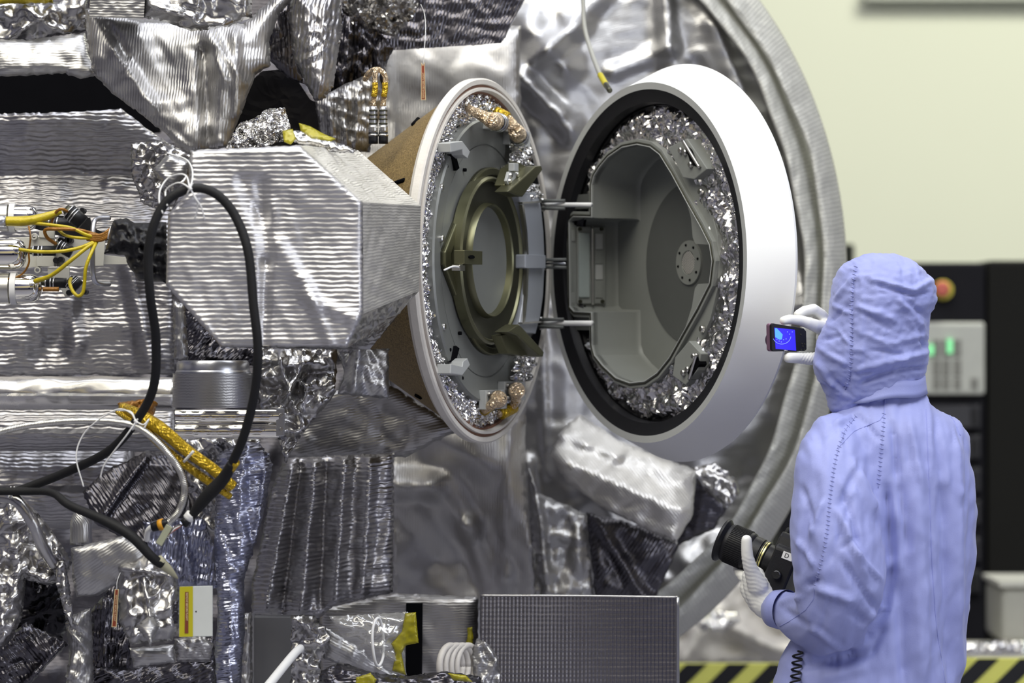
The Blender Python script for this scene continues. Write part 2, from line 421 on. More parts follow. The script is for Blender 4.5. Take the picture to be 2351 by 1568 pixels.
L.new(mu.outputs['Result'],bg.inputs['Color']); bg.inputs['Strength'].default_value=.62
def area(name,loc,to,size,power,col,sy=None):
    l=bpy.data.lights.new(name,'AREA'); l.energy=power; l.color=col; l.size=size; l.shape='RECTANGLE'; l.size_y=sy or size
    o=bpy.data.objects.new(name,l); COL.objects.link(o); o.location=loc; o.rotation_euler=(Vector(to)-Vector(loc)).to_track_quat('-Z','Y').to_euler(); return o
area('ceiling_lamp',(-2.0,4.0,6.5),(0,8.2,1.2),5.5,370,(1,.96,.84),3.6)
area('ceiling_lamp',(2.4,5.2,6.8),(.6,8.2,1.4),5.0,300,(.92,.95,1),3.4)
area('ceiling_lamp',(3.5,12.5,6.8),(2,17,2.0),3.0,560,(1,.99,.86),1.5)
area('ceiling_lamp',(-.6,8.6,6.5),(.2,8.3,1),3.0,110,(.86,.9,1),2.0)
area('side_fill',(4.6,3.2,1.3),(.5,8.0,1.2),2.4,75,(.86,.9,1),2.0)  # added fill light, out of view, lifts the lower part of the ring
# ------------------------------------------------------------------ room
def quad(name,pts,mat,**k): return mesh_obj(name,pts,[(0,1,2,3)],mat,uv=[(0,0),(1,0),(1,1),(0,1)],**k)
wm=plain('pale_green_wall',(.55,.57,.465),.7,0,.02,1.5,.05,60); fm=plain('pale_floor',(.19,.19,.23),.35,0,.05,3)
m=MB(); fr=Frame((0,18,0),(0,-1,0)); m.add(*box_geo(fr,-12,0,12,8,-.2,0)); m.out('wall_back',wm,kind='structure')
m=MB(); fr=Frame((0,7.5,0),(0,0,1),(0,1,0)); m.add(*box_geo(fr,-12,-9,12,10.8,-.2,0)); m.out('floor',fm,kind='structure')
fr=Frame((0,17.95,0),(0,-1,0)); a=fr.px(1985,-30); b=fr.px(2500,2)
m=MB(); m.add(*box_geo(fr,a[0],b[1],b[0],a[1],-.05,.08)); m.out('trim_1',plain('grey_rail',(.42,.44,.38),.6),kind='structure')
# racks
def rack(label,x0,x1,ytop,Y,depth,col):
    fr=Frame((0,Y,0),(0,-1,0)); u0=fr.px(x0,ytop); u1=fr.px(x1,ytop)
    t=thing('equipment_rack',label,'rack',((u0[0]+u1[0])/2*1,Y,0))
    mt=plain('black_powder_coat',tuple(c*.6 for c in col),.7,0,.15,5,spec=.15)
    m=MB(); m.add(*box_geo(fr,u0[0],.03,u1[0],u0[1],-depth,0)); m.out('cabinet',mt,t,bevel=.01)
    for k in range(4):
        uu=u0[0]+.03 if k%2==0 else u1[0]-.09
        m=MB(); m.add(*box_geo(fr,uu,0,uu+.06,.03,-.12 if k<2 else -depth+.02,-.05 if k<2 else -depth+.1)); m.out('foot',M['blackpl'],t)
    return t,fr,mt
t,fr,mt=rack('tall black equipment rack with a lit white panel and red stop button behind the person',2070,2262,603,12.4,.6,(.010,.010,.014))
F2=Frame((0,12.38,0),(0,-1,0))
a=F2.px(2100,740); b=F2.px(2260,906)
pn=plate('control_panel',F2,rect(a[0],b[1],b[0],a[1]),-.02,.015,plain('panel_white',(.40,.41,.37),.6),t,bevel=.01,label='pale panel with grey slots and green lamps')
for i,x in enumerate((2150,2172,2198,2237)):
    for j,(y0,y1) in enumerate(((780,818),(826,862),(868,892))):
        if i==3 and j<2: continue
        a=F2.px(x-8,y0,.02); b=F2.px(x+8,y1,.02)
        m=MB(); m.add(*box_geo(F2,a[0],b[1],b[0],a[1],.012,.022)); m.out('switch_slot',plain('slot_grey',(.17,.17,.15),.6) if (i+j)==0 else bpy.data.materials['slot_grey'],pn)
gl=plain('green_lamp',(.2,.7,.3),.4,emit=(.25,.8,.35),estr=.55)
for x,y,h in ((2137,803,12),(2180,795,16)):
    a=F2.px(x-6,y-h,.02); b=F2.px(x+6,y+h,.02); m=MB(); m.add(*box_geo(F2,a[0],b[1],b[0],a[1],.015,.03)); m.out('indicator_lamp',gl,pn,label='green lit indicator')
c=F2.px(2160,664)
lathe('stop_button',F2,[(0,.05),(.022,.048),(.028,.035),(.02,.03),(.02,0)],plain('stop_red',(.45,.10,.07),.5),t,24,cu=c[0],cv=c[1],label='red stop button')
lathe('button_collar',F2,[(.0,.012),(.034,.012),(.036,0)],plain('stop_yellow',(.55,.5,.05),.5),t,24,cu=c[0]+.008,cv=c[1]-.003,label='yellow collar')
for y in (930,1000,1075,1150,1235,1310):
    a=F2.px(2110,y,.02); b=F2.px(2252,y+52,.02); m=MB(); m.add(*box_geo(F2,a[0],b[1],b[0],a[1],.0,.012)); p=m.out('rack_drawer',plain('rack_drawer_black',(.018,.018,.022),.4) if y==930 else bpy.data.materials['rack_drawer_black'],t,bevel=.004)
    m=MB(); q=F2.px(2240,y+26,.02); m.add(*box_geo(F2,q[0]-.012,q[1]-.03,q[0]+.006,q[1]+.03,.012,.03)); m.out('handle',M['rubber'],p)
rack('plain black equipment cabinet at the right edge of the picture',2268,2460,598,12.4,.6,(.012,.012,.010))
rack('low black cabinet corner showing between the round blanket and the hood',1905,1962,560,14.2,.5,(.02,.022,.018))
rack('black cabinet standing low behind the photographer\'s sleeve',1790,2040,930,12.4,.5,(.010,.010,.014))
# pale bin lower right
fr=Frame((0,11.6,0),(0,-1,0)); a=fr.px(2300,1335); b=fr.px(2420,1478)
t=thing('storage_bin','pale grey bin at the lower right edge in front of the black cabinet','bin',((a[0]+b[0])/2,11.6,b[1]))
gm=plain('pale_grey_bin',(.30,.30,.27),.6); m=MB(); m.add(*box_geo(fr,a[0],b[1],b[0],a[1]-.02,-.4,0)); m.out('tub',gm,t,bevel=.02)
m=MB(); m.add(*box_geo(fr,a[0]-.01,a[1]-.02,b[0]+.01,a[1],-.41,.012)); m.out('lid',plain('bin_lid',(.42,.42,.38),.5),t,bevel=.006)
# wrapped rail and bench behind
def rail(label,x0,x1,py,Y,hpx,seed):
    t=thing('wrapped_bench',label,'bench',P((x0+x1)/2,py,Y))
    r_=hpx/2/FPX*Y
    V,F,UV=tube_geo([P(x0,py,Y),P((x0+x1)/2,py-2,Y),P(x1,py,Y)],r_,16,.02); 
    A=np.array([tuple(v) for v in V]); n=crumple(A[:,[0,2]],.12,seed)*.012; V=[v+Vector((0,-q,q*.5)) for v,q in zip(V,n)]
    mesh_obj('foil_roll',V,F,M['f_shine'],t,False,uv=UV)
    fr=Frame((0,Y+.15,0),(0,-1,0)); a=fr.px(x0,py+12); b=fr.px(x1,py+60); m=MB(); m.add(*box_geo(fr,a[0],0,b[0],a[1],-.5,0)); m.out('bench_body',plain('bench_pale',(.62,.60,.50),.6),t)
rail('bench topped with a shiny foil roll to the right of the person',2195,2480,1490,11.2,32,3)
# ------------------------------------------------------------------ hinge point shared by cover and housing
H=P(1268,600,8.30)
# ---- left round cover
n1=Vector((.931,-.366,0)).normalized(); u1=Vector((.366,.931,0)).normalized()
D1=Frame(P(1118,599,7.916),n1)
cov=thing('round_cover','open round cover with brown woven cone, grey inner plate and olive hatch ring','hatch cover',D1.w(0,-.41,-.1))
lathe('outer_cone',D1,[(.404,-.012),(.215,-.315),(.0,-.33),],M['brown'],cov,128,label='brown woven cone')
lathe('rim',D1,[(.404,-.03),(.414,-.02),(.4145,-.004),(.411,.0),(.401,.0),(.399,-.006)],M['offwhite'],cov,128,label='off-white outer rim')
lathe('rim_seam',D1,[(.4,-.004),(.3925,-.004)],M['brownseam'],cov,128,label='brown adhesive seam')
lathe('inner_rim',D1,[(.394,-.01),(.393,.003),(.387,.004),(.384,-.004),(.3835,-.012)],M['offwhite'],cov,128)
lathe('rim_seam',D1,[(.385,-.008),(.379,-.009),(.378,-.05)],M['brownseam'],cov,128,label='brown adhesive seam')
lathe('recess',D1,[(.382,-.03),(.30,-.06)],M['black'],cov,96,label='black recess')
def foil_ring(name,fr,r0,r1,c,amp,sc,seed,mat,parent,a0=0,a1=2*pi,nr=14,na=360,tiltc=0,**k):
    V=[];F=[];UV=[]; A=[]
    full=abs(a1-a0-2*pi)<1e-6
    for i in range(na+1):
        a=a0+(a1-a0)*i/na
        for j in range(nr+1):
            A.append((a,j/nr))
    A=np.array(A); rr=r0+(r1-r0)*A[:,1]; XY=np.stack([rr*np.cos(A[:,0]),rr*np.sin(A[:,0])],1)
    if full: A[-(nr+1):,0]=A[0,0]; XY[-(nr+1):]=XY[:nr+1]
    h=crumple(XY,sc,seed,4,5)*amp; jx=crumple(XY,sc*.6,seed+5)*amp*.7
    for (x,y),hh,q,t in zip(XY,h,jx,A[:,1]):
        V.append(fr.w(x+q*.6,y-q*.6,c+hh+tiltc*t+.5*amp*math.sin(pi*t))); UV.append((x,y))
    for i in range(na):
        for j in range(nr):
            F.append((i*(nr+1)+j,(i+1)*(nr+1)+j,(i+1)*(nr+1)+j+1,i*(nr+1)+j+1))
    return mesh_obj(name,V,F,mat,parent,False,uv=UV,**k)
foil_ring('foil_liner',D1,.305,.380,-.016,.012,.05,4,M['f_shine'],cov,label='crinkled silver foil liner')
plt=lathe('inner_plate',D1,[(0,-.004),(.262,-.004),(.2625,-.0065),(.2650,-.0065),(.2655,-.003),(.318,.004),(.322,.0),(.322,-.02)],M['grey'],cov,128,label='grey dished plate')
# olive hatch ring: teardrop base
cc=D1.px(1134,600,.009)
R=.214; vx=D1.px(1022,600,.009); dx=cc[0]-vx[0]; th=math.acos(R/dx)
out=[(vx[0],vx[1]+.012),(vx[0],vx[1]-.012)]
N=60
a_s=pi+th; a_e=pi-th+2*pi
out=[(vx[0],cc[1]+.014),(vx[0],cc[1]-.014)]+[(cc[0]+R*math.cos(a_s+(a_e-a_s)*i/N),cc[1]+R*math.sin(a_s+(a_e-a_s)*i/N)) for i in range(N+1)]
R2=.196; th2=math.acos(R2/(dx-.035)); b_s=pi+th2; b_e=pi-th2+2*pi
inn=[(vx[0]+.035,cc[1]+.012),(vx[0]+.035,cc[1]-.012)]+[(cc[0]+R2*math.cos(b_s+(b_e-b_s)*i/N),cc[1]+R2*math.sin(b_s+(b_e-b_s)*i/N)) for i in range(N+1)]
ht=plate('hatch_frame',D1,out,-.004,.010,M['olive'],cov,holes=[inn],bevel=.003,label='olive teardrop frame around the port')
plate('frame_floor',D1,out,-.004,.003,M['olived'],ht)
cr_=D1.px(1131,598,.026)
lathe('port_ring',D1,[(.190,.001),(.190,.024),(.185,.028),(.181,.027),(.177,.021),(.150,.011),(.131,.012),(.129,.024),(.126,.028),(.123,.025),(.121,.011)],M['olive'],ht,128,cu=cr_[0],cv=cr_[1])
lathe('port_bowl',D1,[(.1775,.0222),(.150,.0122),(.131,.0132)],M['olived'],ht,128,cu=cr_[0],cv=cr_[1],label='dark inner slope of the port ring')
lathe('port_disc',D1,[(0,.010),(.10,.009),(.122,.012)],M['grey'],ht,96,cu=cr_[0],cv=cr_[1],label='grey disc in the port')
# curved segment panel on the hinge side
def arcplate(name,fr,r0,r1,a0,a1,c0,c1,mat,parent,n=24,bevel=.002,cu=0,cv=0,**k):
    o=[(cu+r1*math.cos(a0+(a1-a0)*i/n),cv+r1*math.sin(a0+(a1-a0)*i/n)) for i in range(n+1)]+[(cu+r0*math.cos(a1-(a1-a0)*i/n),cv+r0*math.sin(a1-(a1-a0)*i/n)) for i in range(n+1)]
    return plate(name,fr,o,c0,c1,mat,parent,bevel=bevel,**k)
sg=plate('curved_guard',D1,D1.pp([(1191,441),(1199,500),(1205,560),(1207,600),(1205,650),(1200,700),(1190,762),(1230,766),(1240,730),(1247,680),(1251,600),(1248,530),(1243,480),(1236,443)],.03),.0,.030,M['guard'],cov,bevel=.002,label='pale satin curved guard strip beside the port')
plate('guard_lip',D1,D1.pp([(1197,470),(1205,530),(1209,600),(1206,680),(1201,740),(1204,740),(1210,680),(1213,600),(1209,530),(1201,470)],.034),.028,.036,M['steel'],sg)
for y_ in (464,740): plate('guard_rib',D1,D1.pp([(1197,y_),(1241,y_-3),(1242,y_+1),(1198,y_+4)],.036),.028,.038,M['steel'],sg)
plate('guard_clamp',D1,D1.pp([(1205,584),(1252,586),(1252,616),(1205,616)],.04),.0,.042,M['guard'],sg,bevel=.003)
# latch on the left of the port
lt=thing('x','x','x',(0,0,0)) if False else None
def dbox(name,fr,x0,y0,x1,y1,c0,c1,mat,parent,bevel=.0015,**k):
    cm=c1
    a=fr.px(x0,y0,cm); b=fr.px(x1,y1,cm)
    m=MB(); m.add(*box_geo(fr,min(a[0],b[0]),min(a[1],b[1]),max(a[0],b[0]),max(a[1],b[1]),c0,c1)); return m.out(name,mat,parent,bevel=bevel,**k)
q=dbox('port_latch',D1,1066,574,1108,608,.03,.055,M['olive'],cov,label='olive latch block on the left of the port')
plate('latch_slot',D1,circ(*D1.px(1083,590,.057),.004,20,.016),.054,.058,M['black'],q)
dbox('latch_pad',D1,1056,608,1068,622,.03,.05,M['steel'],q)
tube('latch_bolt',[D1.w(*D1.px(1050,590,.03),.03),D1.w(*D1.px(1066,590,.045),.045)],.007,M['steel'],q,10)
tube('latch_pin',[D1.w(*D1.px(1020,620,.05),.05),D1.w(*D1.px(1040,612,.05),.05),D1.w(*D1.px(1056,614,.045),.045)],.0022,M['tie'],q,8)
# four recessed clips and slots
def clip(y,s):
    # pale hooked bracket standing on the plate with its slot
    pp=D1.pp([(1030,y),(1058,y-s*4),(1076,y+s*20),(1070,y+s*36),(1060,y+s*28),(1058,y+s*16),(1032,y+s*22)],.03)
    b=plate('clip_bracket',D1,pp,.0,.034,M['grey2'],cov,bevel=.002,label='pale grey hooked clip')
    q=D1.pp([(1034,y+s*26),(1045,y+s*26),(1054,y+s*58),(1047,y+s*64)],.005)
    plate('clip_slot',D1,q,-.003,.0062,M['black'],b)
clip(328,1); clip(858,-1)
def screw(parent,fr,x,y,c,r=.006,mat='steel'):
    q=fr.px(x,y,c); lathe('screw',fr,[(0,c+.004),(r*.75,c+.004),(r,c+.002),(r*1.05,c-.003)],M[mat],parent,16,cu=q[0],cv=q[1])
for x,y in ((1014,430),(1015,548),(1019,750),(1156,388),(1138,780),(1164,406)): screw(cov,D1,x,y,.002,.008)
for x,y in ((1026,381),(1068,390),(1033,803),(1057,765),(1037,828),(1061,868)):
    q=D1.px(x,y,.001); lathe('drilled_hole',D1,[(0,.0035),(.004,.0035),(.0042,-.003)],M['black'],cov,14,cu=q[0],cv=q[1])
# olive wedge brackets top and bottom
def wedge(pts,pts2,s,label):
    b=plate('wedge_bracket',D1,D1.pp(pts,.06),.035,.060,M['olive'],cov,bevel=.002,label=label)
    plate('wedge_flange',D1,D1.pp(pts2,.085),.05,.085,M['olive'],b,bevel=.003)
    return b
b=wedge([(1158,425),(1172,386),(1192,372),(1215,385),(1235,400),(1212,428),(1166,440)],[(1166,440),(1230,382),(1243,380),(1246,390),(1200,452),(1190,450)],1,'olive upper wedge bracket with bolts')
tri_=plate('bolt_plate',D1,D1.pp([(1166,415),(1172,394),(1196,397),(1178,423),(1170,424)],.07),.06,.067,M['grey2'],b,bevel=.001)
for x,y in ((1172,403),(1187,401),(1170,416)): screw(tri_,D1,x,y,.068,.006)
screw(b,D1,1207,405,.064,.009)
dbox('strap_plate',D1,1181,374,1191,394,.06,.075,M['grey2'],b)
b=wedge([(1150,770),(1175,765),(1215,790),(1238,812),(1200,818),(1168,812)],[(1166,762),(1192,745),(1200,752),(1250,808),(1247,820),(1238,818),(1188,770)],-1,'olive lower wedge bracket')
screw(b,D1,1213,795,.066,.009)
foil_side=[]
for (x0,y0,x1,y1,sd) in ((1176,332,1216,380,1),(1182,815,1222,875,2),(1205,420,1240,460,3)):
    A=D1.px(x0,y0,.02); B=D1.px(x1,y1,.02)
    n_=12; V=[];F=[]
    G=np.array([(A[0]+(B[0]-A[0])*i/n_,A[1]+(B[1]-A[1])*j/n_) for j in range(n_+1) for i in range(n_+1)]); hh=crumple(G,.04,sd+20,4,5)*.02
    V=[D1.w(g[0],g[1],.02+q) for g,q in zip(G,hh)]; F=[(j*(n_+1)+i,j*(n_+1)+i+1,(j+1)*(n_+1)+i+1,(j+1)*(n_+1)+i) for j in range(n_) for i in range(n_)]
    mesh_obj('foil_patch',V,F,M['f_shine'],cov,False,uv=G.tolist(),label='crumpled shiny foil patch')
lathe('gap_shade',D1,[(.328,.003),(.377,.001)],M['black'],cov,40,a0=-.72,a1=.72,label='black strip painted as the shade in the gap between the guard strip and the rim')  # black band over the foil liner stands in for shade in the gap
# connectors with gold wrapped leads
def connector(x,y,dx,dy,lead,label,c=.03):
    t=dbox('connector_mount',D1,x-26,y-22,x+22,y+20,.0,.018,M['grey2'],cov,label=label)
    screw(t,D1,x-20,y-14,.02,.004); screw(t,D1,x-20,y+14,.02,.004)
    a=D1.w(*D1.px(x,y,c),c); b=D1.w(*D1.px(x+dx,y+dy,c+.02),c+.02)
    q=a.lerp(b,.5)
    tube('connector_shell',[a,q],.020,M['blackpl'],t,20,label='dark metal connector shell')
    for k in (.1,.3): tube('coupling_ring',[a.lerp(b,k),a.lerp(b,k+.09)],.0215,M['satin'],t,20)
    tube('connector_boot',[q,b],[.0205,.0165],M['gold'],t,20,label='tan wrapped boot')
    L_=[b]+[D1.w(*D1.px(px,py,cc_),cc_) for px,py,cc_ in lead]
    tube('wrapped_lead',L_,[.015,.010,.009],M['gold'],t,12,.004,label='tan wrapped lead')
    return t
t=connector(1150,283,-26,-8,[(1105,265,.03),(1088,256,.02),(1074,248,-.01)],'upper left connector mount with tan wrapped lead')
t=connector(1196,318,-14,-20,[(1172,280,.035),(1160,266,.02),(1140,254,-.01)],'upper right connector mount with tan wrapped lead')
tube('amber_tape',[D1.w(*D1.px(1165,268,.03),.03),D1.w(*D1.px(1140,255,.0),.0)],.0115,M['kapton'],t,12)
t=connector(1142,918,4,-3,[(1128,930,.03),(1112,942,.0)],'lower left connector mount with tan wrapped lead',.03)
tube('amber_tape',[D1.w(*D1.px(1128,930,.02),.02),D1.w(*D1.px(1110,944,-.005),-.005)],.012,M['kapton'],t,12)
t=connector(1185,898,2,-2,[(1182,925,.03),(1165,942,.01),(1145,950,.0)],'lower right connector mount with tan wrapped lead',.03)
tube('amber_tape',[D1.w(*D1.px(1180,935,.02),.02),D1.w(*D1.px(1150,950,.005),.005)],.014,M['kapton'],t,12)
# slots on the brown cone
for x0,y0,x1,y1 in ((905,421,928,413),(948,286,960,273),(955,907,966,913)):
    fr=D1; 
    # intersect the cone numerically
    def oncone(x,y):
        best=None
        d=P(x,y,1)-Vector((0,0,CH))
        for k in range(600):
            Y=7.5+k*.0015; p=Vector((0,0,CH))+d*Y; q=p-D1.O; c=q.dot(n1); rr=math.hypot(q.dot(D1.u),q.dot(D1.v))
            if -.315<c<-.012 and rr<=.215+(c+.315)/.303*.189+.002: return p
        return P(x,y,7.9)
    tube('cone_slot',[oncone(x0,y0),oncone(x1,y1)],.0045,M['black'],cov,10,.01,smooth=False,label='short black slot in the brown cone')
# ------------------------------------------------------------------ right round housing
n2=Vector((-.857,-.515,0)).normalized()
D2=Frame(P(1478,603,7.949),n2)
hou=thing('round_housing','white cone ring housing with black seal, crinkled foil and grey cavity inside','instrument housing',D2.w(0,-.45,-.08))
lathe('outer_shell',D2,[(.411,.0),(.4118,-.003),(.456,-.098),(.452,-.106),(.392,-.110),(.390,-.128)],M['white'],hou,160,label='smooth white flared ring')
lathe('front_lip',D2,[(.411,.0),(.395,-.001)],M['grey2'],hou,160,label='thin grey front lip')
lathe('seal_ring',D2,[(.396,-.001),(.392,-.004),(.366,-.010),(.362,-.035),(.352,-.05)],M['blackpl'],hou,128,label='black seal ring')
lathe('housing_back',D2,[(.362,-.03),(.357,-.06)],M['black'],hou,96,label='black inner back')
foil_ring('foil_strip',D2,.318,.362,-.036,.010,.035,17,M['f_shine'],hou,a0=-.9,a1=.9,nr=10,na=240,label='narrow crinkled foil strip beside the seal')
c0=-.022
Dpx=[(1363,500),(1363,425),(1368,405),(1380,386),(1400,362),(1432,340),(1466,333),(1496,339),(1518,356),(1545,400),(1580,465),(1612,522),(1632,562),(1638,600),(1632,650),(1604,706),(1570,766),(1540,820),(1512,855),(1484,874),(1450,878),(1418,866),(1388,838),(1370,815),(1364,792),(1363,716),(1322,714),(1313,704),(1311,508),(1320,499)]
Dm=D2.pp(Dpx,c0)
def offset(loop,d):
    out=[]; n=len(loop); A=sum(loop[i][0]*loop[(i+1)%n][1]-loop[(i+1)%n][0]*loop[i][1] for i in range(n)); s=1 if A>0 else -1
    for i in range(n):
        a=Vector(loop[i-1]);b=Vector(loop[i]);c=Vector(loop[(i+1)%n]); e1=(b-a).normalized(); e2=(c-b).normalized()
        nn=(Vector((e1.y,-e1.x))+Vector((e2.y,-e2.x))); 
        if nn.length<1e-5: nn=Vector((e1.y,-e1.x))
        nn.normalize(); k=1/max(.5,nn.dot(Vector((e1.y,-e1.x)))); out.append(tuple(b+nn*d*s*k))
    return out
Do=offset(Dm,.014)
fl=plate('cavity_flange',D2,Do,c0-.012,c0+.004,M['cav'],hou,holes=[Dm],bevel=.001,label='grey flange around the cavity mouth')
def foil_plate(name,fr,outer,holes,c,amp,sc,seed,mat,parent,step=.006,kill=None,**k):
    rs=np.random.RandomState(seed)
    O_=resample(outer,step); Hs=[resample(h,step) for h in holes]
    xs=[p[0] for p in O_]; ys=[p[1] for p in O_]
    G=np.array([(x,y) for x in np.arange(min(xs),max(xs),step) for y in np.arange(min(ys),max(ys),step)]); G+=rs.randn(*G.shape)*step*.15
    def ins(L,G):
        A=np.array(L); r_=np.zeros(len(G),bool); B=np.roll(A,-1,0)
        for (x1,y1),(x2,y2) in zip(A,B):
            q=((y1>G[:,1])!=(y2>G[:,1])); r_^=q&(G[:,0]<(x2-x1)*(G[:,1]-y1)/(y2-y1+1e-12)+x1)
        return r_
    k_=ins(O_,G)&(loopdist(G,O_)>step*.5)
    for h in Hs: k_&=~ins(h,G)&(loopdist(G,h)>step*.5)
    V2,T=cdt(O_,Hs,G[k_].tolist()); X=np.array(V2)
    if kill is not None: T=[t for t,z in zip(T,ins(kill,np.array([X[list(t)].mean(0) for t in T]))) if not z]
    hh=crumple(X,sc,seed,4,5)*amp+crumple(X,sc*3,seed+3,2,4)*amp*.6; q=crumple(X,sc*.7,seed+9)*amp*.35
    e=np.clip(loopdist(X,O_)/.03,0,1)
    V=[fr.w(a+b_,b-b_*.7,c-.014*(1-e_)**2+h_) for (a,b),h_,b_,e_ in zip(X,hh,q,e)]
    return mesh_obj(name,V,T,mat,parent,False,uv=X.tolist(),**k)
a0=pi-.47
Of=[(.368*math.cos(-a0+2*a0*i/150),.368*math.sin(-a0+2*a0*i/150)) for i in range(151)]
hw=D2.px(1355,430,c0)[0]
Of+= [(hw-.02,.150),(hw+.01,.150),(hw+.01,-.165),(hw-.02,-.165)]
Hf=[(max(a,hw+.0105),b) for a,b in offset(Dm,.010)]
foil_plate('foil_liner',D2,Of,[Hf],c0-.010,.014,.10,11,M['f_crinkle'],hou,kill=Dm,label='crumpled silver foil around the cavity')
# seal bead on the flange
Ds=offset(Dm,.006)
tube('seal_bead',[D2.w(a,b,c0+.005) for a,b in resample(Ds,.006)]+[D2.w(*Ds[0],c0+.005)],.0016,M['olived'],fl,6,.01,closed=True,smooth=False)
tube('seal_bead',[D2.w(a,b,c0+.005) for a,b in resample(offset(Dm,.0015),.006)]+[D2.w(*Dm[0],c0+.005)],.0012,M['grey2'],fl,6,.01,closed=True,smooth=False)
# cavity walls and floor
DEP=.128
V=[];F=[];n=len(Dm); K=[(0,0),(.9,0),(.96,-.0015),(1.0,-.005)]
rings=[]
for t,o_ in K: rings.append([(D2.w(a,b,c0-DEP*t)) for a,b in offset(Dm,o_)])
m=MB()
for k,rg in enumerate(rings): m.V+=rg; m.UV+=[(p.x,p.z) for p in rg]
for k in range(len(K)-1):
    for i in range(n): m.F.append((k*n+i,k*n+(i+1)%n,(k+1)*n+(i+1)%n,(k+1)*n+i))
cw=m.out('cavity_wall',M['cav'],hou,True,label='matt grey cavity wall'); es=cw.modifiers.new('EdgeSplit','EDGE_SPLIT'); es.split_angle=.5
plate('back_cap',D2,offset(Dm,.010),c0-DEP-.010,c0-DEP-.006,M['white'],hou)
plate('cavity_floor',D2,offset(Dm,.001),c0-DEP-.004,c0-DEP,M['cav'],hou,label='matt grey cavity floor')
vc=D2.px(1585,603,c0-DEP+.004)
lathe('floor_disc',D2,[(0,c0-DEP+.006),(.188,c0-DEP+.003),(.19,c0-DEP)],M['cavdark'],hou,96,cu=vc[0],cv=vc[1],label='large dark grey disc on the cavity floor')
vt=lathe('vent',D2,[(.052,c0-DEP+.004),(.051,c0-DEP+.010),(.028,c0-DEP+.011),(.026,c0-DEP+.006)],M['cav'],hou,64,cu=vc[0],cv=vc[1],label='round vent flange with mesh')
m=MB()
for k in range(-6,7):
    for ang in (.7,-.7):
        d=Vector((math.cos(ang),math.sin(ang))); pz=Vector((-d.y,d.x))*k*.0044; L2=math.sqrt(max(0,.026**2-(k*.0044)**2))
        if L2>.002:
            a=D2.w(vc[0]+pz.x-d.x*L2,vc[1]+pz.y-d.y*L2,c0-DEP+.009); b=D2.w(vc[0]+pz.x+d.x*L2,vc[1]+pz.y+d.y*L2,c0-DEP+.009)
            m.add(*tube_geo([a,b],.0008,5,.1))
m.out('vent_mesh',M['steel'],vt,label='silver wire mesh')
for k in range(8):
    a=k*pi/4+.2; lathe('vent_slot',D2,[(0,c0-DEP+.0125),(.003,c0-DEP+.0125),(.0032,c0-DEP+.009)],M['black'],vt,10,cu=vc[0]+.041*math.cos(a),cv=vc[1]+.041*math.sin(a))
# right-hand flange web panels
web=D2.pp([(1548,395),(1570,350),(1600,400),(1628,470),(1645,540),(1650,600),(1645,665),(1628,735),(1600,800),(1565,850),(1545,812),(1604,706),(1632,650),(1638,600),(1632,562),(1580,465)],c0-.004)
plate('flange_web',D2,web,c0-.03,c0-.006,M['cav'],hou,bevel=.001,label='curved grey web right of the cavity')
web2=D2.pp([(1560,440),(1600,515),(1632,572),(1630,560),(1600,556),(1596,545)],c0-.01)
for pts in ([(1575,455),(1618,530),(1634,562),(1598,560),(1592,545),(1588,500)],[(1575,752),(1618,680),(1634,650),(1604,652),(1597,662),(1590,705)]):
    plate('web_pocket',D2,D2.pp(pts,c0-.02),c0-.03,c0-.018,M['cav'],hou,label='grey gusset behind the flange edge')
# latch pockets upper and lower right
def pocket(pts,inner,bolts,label):
    b=plate('latch_pocket',D2,D2.pp(pts,c0+.02),c0-.02,c0+.018,M['cav'],hou,bevel=.002,label=label)
    plate('pocket_opening',D2,D2.pp(inner,c0+.02),c0+.0,c0+.0195,M['black'],b)
    for x,y in bolts: screw(b,D2,x,y,c0+.022,.007)
    A=D2.w(*D2.px(*inner[0],c0+.022),c0+.022); B=D2.w(*D2.px(*inner[2],c0+.022),c0+.022); tube('latch_bar',[A,B],.004,M['steel'],b,8)
pocket([(1532,338),(1575,318),(1622,388),(1592,412),(1566,408)],[(1568,322),(1588,345),(1606,385),(1586,378)],[(1562,345),(1585,378),(1572,350)],'grey latch pocket at the upper right of the cavity')
pocket([(1548,820),(1580,782),(1608,812),(1600,850),(1572,884),(1542,862)],[(1600,812),(1606,836),(1582,872),(1578,850)],[(1592,818),(1568,856),(1578,848)],'grey latch pocket at the lower right of the cavity')
for x,y in ((1608,440),(1611,755)): screw(hou,D2,x,y,c0,.008)
# window panel on the left cavity wall
e1=D2.w(*D2.px(1313,603,c0),c0)
D3=Frame(e1+Vector((0,0,0)),D2.u*1.0)     # wall plane facing +u
# in D3: u axis runs along -n2 or n2
sgn=1 if D3.u.dot(n2)<0 else -1
def d3r(x0,y0,x1,y1,h): 
    a=D3.px(x0,y0,h); b=D3.px(x1,y1,h); return rect(min(a[0],b[0]),min(a[1],b[1]),max(a[0],b[0]),max(a[1],b[1]))
wp=plate('wall_panel',D3,d3r(1326,520,1390,698,.006),.0005,.006,M['cav'],hou,bevel=.002,label='recessed hinged panel on the left cavity wall')
plate('panel_window',D3,d3r(1330,534,1354,684,.010),.004,.010,plain('pale_blue_grey_glass',(.30,.34,.33),.25),wp,bevel=.003)
tube('hinge_rod',[D3.w(*D3.px(1360,520,.012),.012),D3.w(*D3.px(1361,700,.012),.012)],.0028,M['steel'],wp,8)
for y0,y1 in ((536,572),(574,606),(608,642),(644,684)): plate('panel_pad',D3,d3r(1368,y0,1384,y1,.008),.004,.008,M['cav'] if y0 in(574,644) else M['grey2'],wp,bevel=.001)
